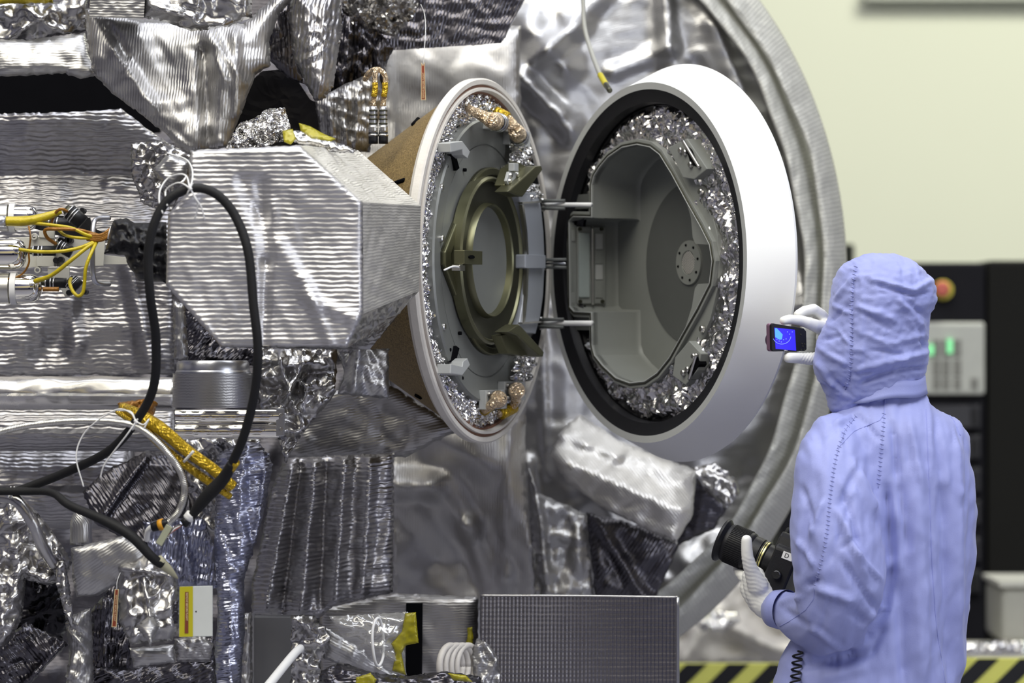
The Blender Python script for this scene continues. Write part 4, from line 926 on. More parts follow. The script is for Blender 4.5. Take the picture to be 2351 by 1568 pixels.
ties('long white tie strings knotted where black cable, conduit and amber bundle meet',(312,968,7.12),
 [[(312,968,7.12),(300,948,7.13),(270,940,7.16),(225,965,7.18),(190,1000,7.2),(175,1050,7.2),(192,1118,7.2)],[(312,968,7.12),(290,1000,7.12),(255,1045,7.15),(238,1070,7.16),(230,1098,7.17)],
  [(312,968,7.12),(330,975,7.11),(342,962,7.12),(330,985,7.12)],[(312,968,7.12),(300,945,7.14),(268,942,7.18)]],ring=(312,972,7.15,.013))
# corrugated conduit
cd=thing('conduit','ribbed steel conduit curving from the left edge to a black and orange plug','conduit',P(380,1205,7.2))
pts=line([(-20,996,7.30),(60,978,7.28),(150,968,7.24),(230,967,7.2),(300,975,7.16),(345,1000,7.14),(385,1040,7.14),(415,1085,7.15),(424,1130,7.16),(410,1175,7.17),(385,1202,7.18)])
q_=catmull(pts,.0009); 
L_=0; rr=[]
V,F,UV=tube_geo(pts,lambda t: .0066+.0011*math.sin(t*2*pi*170),12,.00115); mesh_obj('corrugated_sleeve',V,F,M['conduit'],cd,True,uv=UV)
tube('plug',line([(388,1200,7.18),(350,1210,7.19)]),[.009,.011,.010],M['blackpl'],cd,14,.006)
tube('orange_band',line([(376,1203,7.183),(366,1206,7.186)]),.0122,plain('orange_tape',(.65,.30,.01),.5),cd,14,.006)
tube('pale_lead',line([(352,1208,7.19),(340,1218,7.2),(337,1240,7.22)]),.006,M['tie'],cd,10,.004)
# amber bundle
ab=thing('cable_bundle','thick amber taped cable bundle crossing down to the right under the black cable','cable',P(530,1130,7.2))
tube('upper_cable',line([(282,935,7.30),(318,952,7.24),(370,985,7.20),(430,1035,7.18),(490,1078,7.18),(534,1118,7.2)]),[.010,.013,.0145,.013,.012,.0125],M['kapton'],ab,16,.004)
tube('lower_cable',line([(270,945,7.30),(330,985,7.22),(390,1040,7.20),(450,1085,7.20),(500,1120,7.2),(528,1140,7.22)]),[.006,.008,.009,.009,.009,.007],M['kapton'],ab,14,.004)
tube('cable_tie',line([(422,1060,7.17),(444,1036,7.155)]),.003,M['tie'],ab,8)
fb('torn aged brown film behind the upper end of the amber bundle',[(270,925),(330,915),(362,925),(350,965),(300,952),(272,958)],7.34,'brown_k',cr=(.01,30),seed=141,step=5,name='aged_film',cat='film')
# gold connectors at the upper centre
for k,(x,lab) in enumerate(((857,'left one of the two gold wrapped connectors hanging beside the red hanging tag panel'),(880,'right one of the two gold wrapped connectors hanging beside the red hanging tag panel'))):
    t=thing('hanging_connector',lab,'connector',P(x,330,7.7),group=None)
    x0=x
    tube('wrapped_lead',line([(838,182,7.78),(850,168-k*3,7.74),(862+k*8,160,7.7),(x0+4,175,7.7),(x0+4,205,7.7),(x0,235,7.7),(x0,246,7.7)]),.0062,M['gold'],t,10,.004,label='gold wrapped lead')
    tube('amber_sleeve',line([(x0+4,190,7.695),(x0+4,206,7.695),(x0+1,222,7.695)]),.0068,M['kapton'],t,10,.004)
    tube('back_shell',line([(x,244,7.7),(x,290,7.7)]),[.0075,.0085],M['satin'],t,16)
    for y in (252,262,272,282): tube('knurl_ring',line([(x,y,7.7),(x,y+4,7.7)]),.0095,M['olived'],t,16)
    tube('hex_nut',line([(x,288,7.7),(x,304,7.7)]),.0115,M['steel'],t,6,.004)
    tube('receptacle',line([(x,304,7.7),(x,330,7.7)]),.0105,M['blackpl'],t,16); tube('pin_band',line([(x,308,7.7),(x,313,7.7)]),.0112,M['steel'],t,16)
# hanging tag on string
def strip_tag(label,pts,Y,strings,txt,vertical=1,flip=False,border=True):
    t=thing('warning_tag',label,'tag',P(pts[2][0],pts[2][1],Y))
    fr=Frame((0,Y,0),(0,-1,0)); q=fr.pp(pts)
    plate('tag_border',fr,offset(q,.0015),-.0006,.0,M['cream'],t); plate('tag_strip',fr,q,-.0005,.0005,M['red'],t)
    if strings: tube('string',line(strings),.0008,M['tie'],t,6,.004)
    return t,fr
def text(name,s,loc,rot,size,mat,parent,extr=.0003,**k):
    c=bpy.data.curves.new('t','FONT'); c.body=s; c.size=size; c.extrude=extr; c.align_x='CENTER'; c.align_y='CENTER'
    o=bpy.data.objects.new('t',c); COL.objects.link(o); bpy.context.view_layer.update()
    me=bpy.data.meshes.new_from_object(o.evaluated_get(bpy.context.evaluated_depsgraph_get())); bpy.data.objects.remove(o); bpy.data.curves.remove(c)
    me.materials.clear(); me.materials.append(mat); me.name=name
    ob=bpy.data.objects.new(name,me); COL.objects.link(ob); ob.parent=parent; ob.matrix_local=Matrix.Translation(Vector(loc)-wloc(parent))@rot.to_4x4()
    for a,b in k.items(): ob[a]=b
    return ob
Rf=Matrix(((1,0,0),(0,0,-1),(0,1,0)))   # text facing -Y
def rotz(a): return Rf@Matrix.Rotation(a,3,'Z')
t,fr=strip_tag('small red strip tag with cream letters hanging on a white thread under the dark case',[(968,146),(971,152),(974,146),(976,228),(968,228)],7.9,[(966,10,7.95),(974,30,7.95),(977,60,7.93),(975,108,7.9),(972,148,7.9)],None)
text('tag_lettering','REMOVE BEFORE FLIGHT',P(972,196,7.899),rotz(pi/2),.0052,M['cream'],t)
t,fr=strip_tag('narrow red strip tag hanging tilted among the dark pleats at the lower left',[(265,1354),(271,1354),(266,1438),(258,1438)],7.28,[(276,1315,7.3),(269,1335,7.28),(268,1354,7.28)],None)
text('tag_lettering','REMOVE BEFORE FLIGHT',P(265,1396,7.279),rotz(-pi/2-.07),.0050,M['cream'],t)
# yellow and white plate
t=thing('remove_plate','white plate with a yellow band and red lettered strip at the lower left','plate',P(450,1462,7.2))
fr=Frame((0,7.2,0),(.05,-1,0)); 
plate('white_board',fr,fr.pp([(412,1347),(488,1345),(488,1461),(411,1462)]),-.006,0,plain('board_white',(.52,.54,.52),.5),t,bevel=.001)
plate('yellow_band',fr,fr.pp([(412.5,1347),(443,1346),(443,1461.5),(411.5,1462)]),-.0,.0008,M['yband'],t)
plate('red_strip',fr,fr.pp([(425,1359),(433,1359),(432.5,1454),(424,1454)]),.0006,.0014,plain('strip_maroon',(.16,.03,.012),.6),t)
lo=fr.w(*fr.px(429,1393,.0016),.0016); text('plate_lettering','REMOVE BEFORE FLIGHT',lo,rotz(-pi/2),.0052,M['cream'],t)
q=fr.px(450,1404,.001); lathe('pin_hole',fr,[(0,.0006),(.0016,.0006),(.0017,-.001)],M['ink'],t,12,cu=q[0],cv=q[1])
fb('dark rubber ring edge behind the yellow and white plate',[(394,1385),(404,1378),(409,1380),(409,1430),(403,1432),(396,1420)],7.22,'f_dark',cr=(.002,20),seed=142,step=4,name='rubber_ring',cat='ring')
# connector cluster at the far left
ba=thing('connector_bracket','pale metal bracket plates carrying the connectors at the left edge','bracket',P(120,680,7.55))
fr=Frame((0,7.6,0),(0,-1,0))
bm_=plain('bracket_paint',(.50,.49,.44),.5,.1,.05)
for pl,c0_,c1_,lb in (([(20,545),(125,543),(128,612),(20,615)],-.01,.0,'left_plate'),([(85,588),(126,588),(126,612),(86,612)],.0,.012,'front_plate'),([(128,545),(240,552),(236,610),(128,612)],-.02,-.01,'middle_plate'),([(110,614),(160,613),(160,681),(150,681),(130,645),(112,640)],-.005,.008,'lower_plate'),([(90,530),(125,528),(125,548),(90,545)],-.01,.004,'upper_plate'),([(210,582),(290,590),(300,606),(215,606)],-.04,-.03,'arm_plate')):
    plate(lb,fr,fr.pp(pl),c0_,c1_,bm_,ba,bevel=.001)
m=MB(); m.add(*plate_geo(fr,fr.pp([(120,492),(200,498),(205,520),(260,545),(200,560),(60,520),(40,505)]),-.06,-.05)); m.out('shadow_plate',M['blackpl'],ba)
for x,y in ((78,543),(86,620)): 
    q=fr.px(x,y,.01); lathe('eye_ring',fr,[(.004,.0),(.004,.012),(.007,.012),(.008,.0)],bm_,ba,20,cu=q[0],cv=q[1])
for x,y in ((141,552),(155,552),(162,552),(141,596),(130,598),(165,486),(190,484),(195,690-20),(160,690-18)):
    q=fr.px(x,y,.0); lathe('cap_screw',fr,[(0,.018),(.006,.018),(.0065,.010),(.0065,-.02)],M['blackpl'],ba,14,cu=q[0],cv=q[1])
def can(label,x0,x1,y,r,Y):
    t=thing('silver_canister',label,'canister',P(x0,y+r*1000,Y))
    L_=(x1-x0)/1000
    pr=[(x0,r),(x1-r*900,r),(x1-r*500,r*.93),(x1-r*220,r*.75),(x1-r*60,r*.42),(x1,.002)]
    V=[];F=[]; fr=Frame(P(x0,y,Y),(1,0,0)); 
    o=lathe('shell',fr,[(rr,(x-x0)/FPX*Y) for x,rr in pr],M['chrome'],t,48)
    lathe('collar',fr,[(r*1.02,-.002),(r*1.13,-.002),(r*1.13,.010),(r*1.02,.010)],M['tie'],t,48)
    lathe('clamp_band',fr,[(r*1.05,-.04),(r*1.06,-.006)],M['conduit'],t,48)
    return t
can('polished silver canister end at the left edge, middle one of three',-18,62,583,.034,7.5)
can('polished silver canister end at the left edge, lowest of three',28,96,662,.031,7.5)
can('dark topped silver canister behind the thick yellow cable, highest of three',25,88,500,.028,7.62)
def conn(label,pts,r,Y,base=None):
    t=thing('round_connector',label,'connector',P(*pts[-1],Y))
    a,b=P(*pts[0],Y),P(*pts[-1],Y)
    tube('shell',[a.lerp(b,.25),b],r,M['blackpl'],t,20,.05)
    tube('back_shell',[a,a.lerp(b,.3)],[r*.55,r*.85],M['olived'],t,20,.01)
    for k in (.2,.38,.5): tube('coupling_ring',[a.lerp(b,k),a.lerp(b,k+.05)],r*1.06,M['satin'],t,20,.05)
    return t
conn('upper right dark round connector with ringed shell on the left bracket',[(150,478),(190,512)],.017,7.5)
conn('dark round connector lying level below the thick yellow cable',[(100,510),(160,515)],.013,7.56)
conn('centre dark round connector taking the bent brown cable',[(126,560),(165,580)],.013,7.5)
conn('level dark connector with bright pins left of the centre connector',[(62,576),(128,576)],.011,7.53)
conn('lower dark round connector taking the looped yellow cable',[(158,640),(180,660)],.016,7.5)
conn('level dark connector with bright pins right of the lowest canister',[(92,648),(152,650)],.011,7.53)
def ycab(label,pts,r,mat='yellow'):
    o=tube('yellow_cable',line(pts),r,M[mat],None,12,.004); tag(o,label,'cable'); return o
ycab('thick short yellow wrapped cable entering at the left edge',[(14,508,7.44),(50,508,7.44),(80,504,7.44),(110,496,7.45),(140,485,7.46)],[.0105,.0105,.010,.009,.006])
o=tube('cable_clamp',line([(-15,508,7.44),(14,508,7.44)]),.0115,M['satin'],None,16,.02); tag(o,'short grey metal sleeve at the left end of the thick yellow cable','clamp')
ycab('brown cable arching up into the upper right connector',[(118,512,7.46),(128,488,7.45),(142,480,7.44),(155,486,7.45)],.0032,'brown_k')
ycab('yellow cable running from the thick cable to the gathered joint',[(75,512,7.44),(120,517,7.43),(165,524,7.42),(195,538,7.42),(222,546,7.43)],.0038)
ycab('yellow cable sagging below its neighbour to the gathered joint',[(130,524,7.44),(150,540,7.43),(180,546,7.42),(220,547,7.43)],.0034)
ycab('brown cable bending down into the centre connector',[(225,540,7.44),(180,528,7.42),(130,526,7.42),(104,528,7.43),(108,545,7.44),(128,560,7.46)],.0038,'brown_k')
ycab('level yellow cable from the middle canister to the gathered joint',[(44,573,7.42),(90,578,7.41),(140,577,7.40),(185,568,7.41),(222,552,7.43)],.0038)
ycab('yellow cable slanting up from the lowest canister to the gathered joint',[(80,646,7.43),(118,632,7.41),(160,600,7.40),(195,572,7.41),(222,553,7.43)],[.0055,.0045,.0045,.0042,.0038])
ycab('yellow cable dropping from the gathered joint and looping back to the lower connector',[(223,553,7.43),(210,580,7.40),(197,615,7.39),(194,650,7.39),(190,672,7.39),(180,680,7.39),(168,670,7.40),(160,650,7.42),(163,640,7.45)],.0038)
ycab('short brown cable stub under the lowest canister',[(98,664,7.5),(135,664,7.5)],.005,'brown_k')
jt=thing('cable_joint','brown taped joint where the yellow cables gather beside the black bag','cable',P(240,550,7.42))
for k,dy in enumerate((-5,-1,3,6)): tube('taped_strand',line([(200,543+dy,7.43),(232,545+dy,7.42),(256,530+dy,7.42),(276,514+dy*.6,7.44)]),.0042,M['brown_k'],jt,8,.004)
tube('white_lace',[P(252,534,7.42)+Vector((.009*math.cos(t_)*.4,-.013*math.sin(t_),.013*math.cos(t_))) for t_ in np.linspace(0,2*pi,14)],.0015,M['tie'],jt,6,.004)
o=tube('guard_hoop',line([(252,500,7.50),(225,502,7.48),(215,515,7.46),(213,560,7.45),(213,620,7.45),(218,645,7.46),(232,652,7.48),(250,652,7.52)]),.0055,M['satin'],None,12,.004); tag(o,'grey bent metal hoop standing behind the gathered yellow cables','hoop')
o=tube('thin_lead',line([(66,520,7.5),(70,545,7.46),(66,580,7.47),(66,605,7.47),(50,630,7.48),(20,640,7.48),(-15,636,7.48)]),.0022,M['brown_k'],None,8,.004); tag(o,'thin brown laced lead curving past the canisters','lead')
sheet('black_bag','black plastic bag tied behind the cable loop at the left of the foil box','bag',[(262,505),(290,500),(310,512),(382,510),(383,648),(320,645),(295,610),(286,586),(240,582),(250,545),(255,520)],7.32,M['blackpl'],step=5,bulge=.06,edge=50,cr=(.016,45),seed=151,tilt=(0,-.2),jag=1)
# ------------------------------------------------------------------ bottom centre
t=thing('grey_panel_box','plain dark grey box panel at the bottom left of centre','panel box',P(625,1580,7.9))
fr=Frame((0,7.85,0),(.04,-1,0)); plate('front_panel',fr,fr.pp([(582,1416),(668,1416),(668,1620),(582,1620)]),-.06,0,plain('dark_grey_panel',(.14,.14,.145),.5,.2),t,bevel=.002)
plate('edge_strip',fr,fr.pp([(577,1412),(583,1414),(583,1620),(577,1620)]),-.05,.004,M['satin'],t)
fb('brown tinged narrow foil fold left of the dark grey box panel',[(552,1412),(578,1405),(580,1600),(545,1600),(560,1480)],7.8,'f_fine',rot=1.5,cr=(.006,50),seed=161,step=6,tilt=(.3,0))
fb('dark crumpled foil around the tip of the white rod',[(668,1412),(720,1412),(745,1440),(760,1462),(742,1500),(735,1530),(740,1600),(652,1600),(668,1560)],7.72,'f_crum',cr=(.020,50),seed=162,step=6,tilt=(0,.3),ridges=[(690,1430,740,1480,16,.02)])
o=tube('white_rod',line([(690,1488,7.55),(672,1505,7.5),(615,1575,7.40),(590,1605,7.36)]),[.009,.0095,.0098,.010],M['tie'],None,16,.01); tag(o,'white plastic rod slanting up from the bottom edge','rod')
fb('dark ribbed foil strut running behind the clear film funnel',[(740,1435),(820,1480),(870,1525),(930,1560),(905,1570),(800,1535),(742,1510)],7.75,'f_soft',cr=(.008,60),seed=163,step=7,rot=-.5,tilt=(0,.3))
t=thing('clear_funnel','clear plastic film funnel with white oval ring and yellow tape edges','film funnel',P(870,1550,7.6))
sheet('film',None,None,[(757,1415),(850,1410),(935,1405),(952,1410),(925,1470),(933,1550),(880,1535),(790,1470)],7.58,M['clear'],step=6,bulge=.04,edge=60,cr=(.010,60),seed=164,parent=t,thick=0)
def oval(cx,cy,a,b,Y,dz): return [P(cx+a*math.cos(t_)*(1+.12*math.sin(2*t_)),cy+b*math.sin(t_),Y+dz*math.cos(t_)) for t_ in np.linspace(0,2*pi,40)]
tube('oval_ring',oval(868,1474,13,55,7.53,.02),.0032,M['tie'],t,10,.005,label='white oval ring')
sheet('yellow_tape',None,None,[(930,1408),(955,1405),(961,1476),(932,1482),(922,1500),(932,1550),(900,1540),(908,1500),(898,1478),(922,1450)],7.55,M['tape'],step=4,jag=.3,cr=(.002,40),seed=165,parent=t,bulge=.006,edge=8)
m=MB(); fo=Frame((0,8.02,0),(0,-1,0)); m.add(*plate_geo(fo,fo.pp([(932,1386),(970,1386),(968,1620),(930,1620)]),-.03,0)); m.out('slot_shade',M['black'],label='black plate painted as the shade of the upright slot behind the yellow taped film',cat='slot')  # black plate stands in for the shade inside the slot
fb('dark glossy wrapped bundle along the bottom centre',[(735,1540),(780,1520),(860,1545),(940,1552),(1020,1540),(1100,1553),(1130,1600),(730,1600)],7.50,'f_dark',cr=(.014,50),seed=166,step=6,bulge=.05)
sheet('amber_tape','amber tape patch on the dark wrapped bundle at the bottom left of centre','tape',[(818,1555),(850,1545),(865,1560),(850,1590),(812,1590)],7.42,M['tape'],step=4,jag=.3,cr=(.002,25),seed=167,bulge=.005,edge=8)
sheet('amber_tape','amber tape patch on the dark wrapped bundle below the white coil','tape',[(1028,1545),(1070,1550),(1085,1566),(1040,1562)],7.42,M['tape'],step=4,jag=.3,cr=(.002,25),seed=168,bulge=.005,edge=8)
t=thing('white_hose_coil','white hose coil standing at the bottom centre','hose',P(1050,1560,7.8))
for k in range(4):
    tube('coil_turn',[P(1035+k*13+26*math.cos(a),1530+48*math.sin(a),7.72+k*.02+.05*math.cos(a)) for a in np.linspace(0,2*pi,30)],.0075,M['offwhite'],t,10,.006)
t=thing('ribbed_box','big dark ribbed foil box at the bottom centre with a bright stitched top edge','box',P(1330,1600,8.0))
q=[P(1100,1640,7.95),P(1558,1640,7.95),P(1558,1371,7.95),P(1103,1367,7.95)]
def vribs():
    # quilted vertical ribs, built as relief
    nu,nv=300,60; V=[];F=[];UV=[]
    for j in range(nv+1):
        for i in range(nu+1):
            a=i/nu;b=j/nv; p=(q[0]*(1-a)+q[1]*a)*(1-b)+(q[3]*(1-a)+q[2]*a)*b
            d=.0016*abs(math.sin(a*pi*52))+.0002*math.sin(b*90+a*7)+.004*math.sin(a*5)*math.sin(b*3); V.append(p+Vector((0,-d,0))); UV.append((p.x,p.z))
    for j in range(nv):
        for i in range(nu): k=j*(nu+1)+i; F.append((k,k+1,k+nu+2,k+nu+1))
    return mesh_obj('front_panel',V,F,foil('foil_box_dark',(.26,.25,.26),.34,.010,.0006,1.5,.25,6,fine=.1),t,True,uv=UV)
vribs()
b_=[P(1105,1640,8.35),P(1556,1640,8.35),P(1556,1385,8.35),P(1105,1382,8.35)]
patch('top_panel',[q[3],q[2],b_[2],b_[3]],M['f_dark'],t,60,20,.002,.05,171); patch('side_panel',[q[1],b_[1],b_[2],q[2]],M['f_dark'],t,20,20,.002,.05,172); patch('side_panel',[b_[0],q[0],q[3],b_[3]],M['f_dark'],t,20,20,.002,.05,173)
tube('top_edge_bead',[q[3]+Vector((0,-.002,0)),(q[3]+q[2])/2+Vector((0,-.002,.001)),q[2]+Vector((0,-.002,0))],.0026,M['f_crum'],t,8,.01,label='bright puckered top edge')
tube('corner_strip',[q[2]+Vector((-.002,-.002,0)),q[1]+Vector((-.002,-.002,0))],.004,M['satin'],t,8,.02)
fb('limp foil pouch with blue and yellow edge marks left of the big ribbed box',[(1083,1495),(1095,1465),(1125,1480),(1142,1510),(1150,1545),(1140,1600),(1100,1600),(1088,1550)],7.80,'f_soft',cr=(.012,40),seed=174,step=5,tilt=(.2,0),ridges=[(1110,1470,1140,1520,12,.02)])
sheet('amber_tape','small blurred amber tape strip above the limp pouch','tape',[(1074,1440),(1086,1438),(1086,1480),(1070,1482)],7.98,M['tape'],step=5,cr=(.003,25),seed=175,bulge=.004,edge=8)
# grey hose at top right of centre with yellow tip
t=thing('grey_hose','slim grey hose hanging from the top to the white ring with a yellow tip','hose',P(1400,205,8.2))
tube('hose',line([(1338,-25,8.45),(1342,60,8.42),(1358,120,8.36),(1376,168,8.26),(1384,182,8.22)]),.0055,plain('hose_grey',(.30,.30,.27),.5),t,12,.01)
tube('yellow_tip',line([(1378,172,8.25),(1392,196,8.18)]),.0072,plain('tip_yellow',(.42,.36,.01),.5),t,12); tube('dark_end',line([(1391,194,8.18),(1400,208,8.14)]),.0065,M['olived'],t,12)
# ------------------------------------------------------------------ striped barrier and wrapped things far behind
def barrier(label,x0,x1,Y,ytop,ybot):
    t=thing('barrier_board',label,'barrier',P((x0+x1)/2,ybot,Y)); fr=Frame((0,Y,0),(0,-1,0))
    a=fr.px(x0,ybot); b=fr.px(x1,ytop); ht=b[1]-a[1]
    m=MB(); m.add(*box_geo(fr,a[0],a[1],b[0],b[1],-.03,0)); m.out('board',plain('barrier_yellow',(.62,.62,.13),.5) if not bpy.data.materials.get('barrier_yellow') else bpy.data.materials['barrier_yellow'],t)
    k=0; w_=.066*Y/11; x=a[0]-ht
    while x<b[0]:
        pts=[(x,a[1]),(x+w_,a[1]),(x+w_+ht,b[1]),(x+ht,b[1])]
        pts=[(min(max(p[0],a[0]),b[0]),p[1]) for p in pts]
        if max(p[0] for p in pts)-min(p[0] for p in pts)>.02 and pts[0][0]<pts[1][0]-.001 and pts[3][0]<pts[2][0]-.001: plate('black_stripe',fr,pts,-.001,.003,M['blackpl'],t)
        x+=w_*2
    for x in (a[0]+.1,b[0]-.1):
        m=MB(); m.add(*box_geo(fr,x-.02,0,x+.02,b[1]-.002,-.08,-.031)); m.out('post',M['blackpl'],t)
barrier('yellow and black striped barrier board low between the box and the person',1480,1850,10.6,1524,1600)
barrier('yellow and black striped barrier board low at the right corner behind the person',2150,2480,10.2,1512,1600)
def wadge(name,label,cat,pts,Y,mat,**k): sheet(name,label,cat,pts,Y,M[mat],**k)
wadge('plastic_drape','loose pale plastic sheeting draped behind the barrier near the gloved hand',cat='plastic sheet',pts=[(1540,1400),(1610,1400),(1700,1330),(1790,1300),(1850,1330),(1850,1520),(1540,1525)],Y=11.0,mat='offwhite',cr=(.03,120),seed=181,step=12,ridges=[(1640,1400,1570,1520,30,.08),(1680,1440,1850,1520,30,.08),(1740,1330,1800,1420,40,.06)])
wadge('foil_wad','bright crumpled foil wad lying on the pale sheeting','foil wad',[(1595,1430),(1640,1400),(1690,1405),(1700,1425),(1670,1450),(1610,1450)],10.8,'f_shine',cr=(.03,50),seed=182,step=6,tilt=(0,-.8),bulge=.06)
# ------------------------------------------------------------------ the person
def bake(V,F,voxel,smooth=4,name='tmp'):
    me=bpy.data.meshes.new(name); me.from_pydata([tuple(v) for v in V],[],F); o=bpy.data.objects.new(name,me); COL.objects.link(o)
    fix_normals(o)
    m=o.modifiers.new('r','REMESH'); m.mode='VOXEL'; m.voxel_size=voxel; m.use_smooth_shade=True
    if smooth: s_=o.modifiers.new('s','SMOOTH'); s_.iterations=smooth; s_.factor=.6
    bpy.context.view_layer.update()
    ev=bpy.data.meshes.new_from_object(o.evaluated_get(bpy.context.evaluated_depsgraph_get()))
    bpy.data.objects.remove(o); 
    n=len(ev.vertices); A=np.zeros(n*3); ev.vertices.foreach_get('co',A); A=A.reshape(-1,3)
    N=np.zeros(n*3); ev.vertices.foreach_get('normal',N); N=N.reshape(-1,3)
    F2=[tuple(p.vertices) for p in ev.polygons]; bpy.data.meshes.remove(ev); return A,N,F2
def loft(rows,Y,seg=40,ex=2.2):
    """rows: (py, xL, xR, half depth, Y shift); closed superelliptic tower"""
    V=[];F=[]
    for r_ in rows:
        py,xl,xr,b=r_[:4]; dy=r_[4] if len(r_)>4 else 0; tl=r_[5] if len(r_)>5 else 0
        A=P(xl,py,Y+dy); B=P(xr,py,Y+dy); c=(A+B)/2; a=(B-A).length/2
        for k in range(seg):
            t=2*pi*k/seg; ct,st=math.cos(t),math.sin(t)
            V.append(c+Vector((a*math.copysign(abs(ct)**(2/ex),ct),b*math.copysign(abs(st)**(2/ex),st),tl*ct)))
    n=len(rows)
    for i in range(n-1):
        for k in range(seg): F.append((i*seg+k,i*seg+(k+1)%seg,(i+1)*seg+(k+1)%seg,(i+1)*seg+k))
    F.append(tuple(range(seg))); F.append(tuple((n-1)*seg+k for k in range(seg))[::-1]); return V,F
def limb(pts,r,seg=20,step=.015):
    V,F,_=tube_geo(pts,r,seg,step); 
    # rounded ends
    V=list(V); F=list(F)
    for end in (0,1):
        c=Vector(pts[0] if end==0 else pts[-1]); rr=r[0] if end==0 else r[-1]; b=len(V)
        for i in range(1,8):
            th_=pi*i/8
            for k in range(12): a=2*pi*k/12; V.append(c+Vector((rr*math.sin(th_)*math.cos(a),rr*math.sin(th_)*math.sin(a),rr*math.cos(th_))))
        V.append(c+Vector((0,0,rr))); V.append(c-Vector((0,0,rr)))
        for i in range(6):
            for k in range(12): F.append((b+i*12+k,b+(i+1)*12+k,b+(i+1)*12+(k+1)%12,b+i*12+(k+1)%12))
        for k in range(12): F.append((b+84,b+k,b+(k+1)%12)); F.append((b+85,b+72+(k+1)%12,b+72+k))
    return V,F
def join(*G):
    V=[];F=[]
    for g in G: b=len(V); V+=list(g[0]); F+=[tuple(b+i for i in f) for f in g[1]]
    return V,F
def toPx(A): return np.stack([CX+A[:,0]/A[:,1]*FPX, CY-(A[:,2]-CH)/A[:,1]*FPX],1)
def sculpt(A,N,ridges,noise=(),seed=1,vs=1):
    X=toPx(A); h=np.zeros(len(A)); front=np.clip(-N[:,1]*2+.6,0,1)
    for r_ in ridges:
        x1,y1,x2,y2,w_,hh=r_[:6]; d,t=segdist(X,(x1,y1),(x2,y2)); q=np.clip(1-d/w_,0,1); ends=np.clip(np.minimum(t,1-t)*5+.35,0,1)
        h+=hh*(q*q*(3-2*q))*ends*front
    for (amp,sc) in noise: h+=amp*crumple((X+np.stack([A[:,1]*300,A[:,1]*200],1))*np.array([1,vs]),sc,seed,2,4)
    return A+N*h[:,None]
pr=thing('person','person seen from behind in a lavender hooded cleanroom coverall and white gloves holding two cameras','person',P(2010,2437,7.5))
YP=7.5
# body under the clothes: one continuous figure
hd=[(598,1985,2055,.03),(612,1950,2085,.06),(650,1925,2108,.085),(700,1922,2112,.095),(750,1925,2108,.095),(800,1935,2095,.085),(840,1950,2080,.07),(870,1960,2080,.06),(905,1955,2085,.06)]
tors=[(905,1950,2090,.06),(940,1925,2130,.08),(985,1895,2185,.10),(1060,1885,2200,.115),(1200,1895,2195,.115),(1330,1905,2180,.11),(1450,1880,2180,.125),(1560,1870,2180,.12)]
body=join(loft(hd,YP),loft(tors,YP),limb([P(1925,1030,7.42),P(1930,1200,7.38),P(1925,1395,7.37),P(1800,1398,7.48)],[.06,.05,.045,.03]),limb([P(2150,1020,7.5),P(2085,1030,7.82),P(1950,815,7.73)],[.055,.045,.028]),
  limb([P(1945,1560,7.5),P(1940,1960,7.5),P(1950,2370,7.5)],[.085,.06,.045]),limb([P(2110,1560,7.5),P(2110,1960,7.5),P(2105,2370,7.5)],[.085,.06,.045]),
  limb([P(1945,700,7.58),P(1932,720,7.60)],[.03,.010]),limb([P(1955,740,7.6),P(1950,760,7.6)],[.02,.018]))
A,N,F2=bake(*body,.012,6); mesh_obj('body',A,F2,M['skin'],pr,True,label='body inside the coverall, hidden from behind')
# coverall
tr=[(900,1958,2118,.078),(918,1945,2130,.085),(940,1918,2152,.10),(962,1892,2178,.115),(990,1868,2203,.13),(1030,1855,2222,.14),(1090,1850,2236,.15),(1180,1862,2241,.155),(1280,1868,2234,.155),(1380,1862,2225,.155),(1460,1830,2217,.16),(1520,1790,2210,.165),(1570,1774,2203,.17),(1700,1775,2198,.16),(1800,1800,2190,.14)]
slv=limb([P(1918,1020,7.42),P(1908,1080,7.38),P(1912,1170,7.35),P(1924,1280,7.33),P(1928,1350,7.335),P(1912,1412,7.36),P(1862,1420,7.42),P(1812,1404,7.48)],[.068,.082,.090,.098,.098,.088,.064,.043],24,.012)
slr=limb([P(2150,1030,7.5),P(2130,1045,7.7),P(2080,1030,7.85),P(2000,920,7.80),P(1950,822,7.735)],[.08,.08,.07,.06,.045])
legs=[limb([P(x0,1700,7.5),P(x0,1950,7.5),P(x0+3,2380,7.5)],[.115,.095,.075]) for x0 in (1930,2105)]
A,N,F2=bake(*join(loft(tr,YP,48,2.3),slv,slr,*legs),.0065,5)
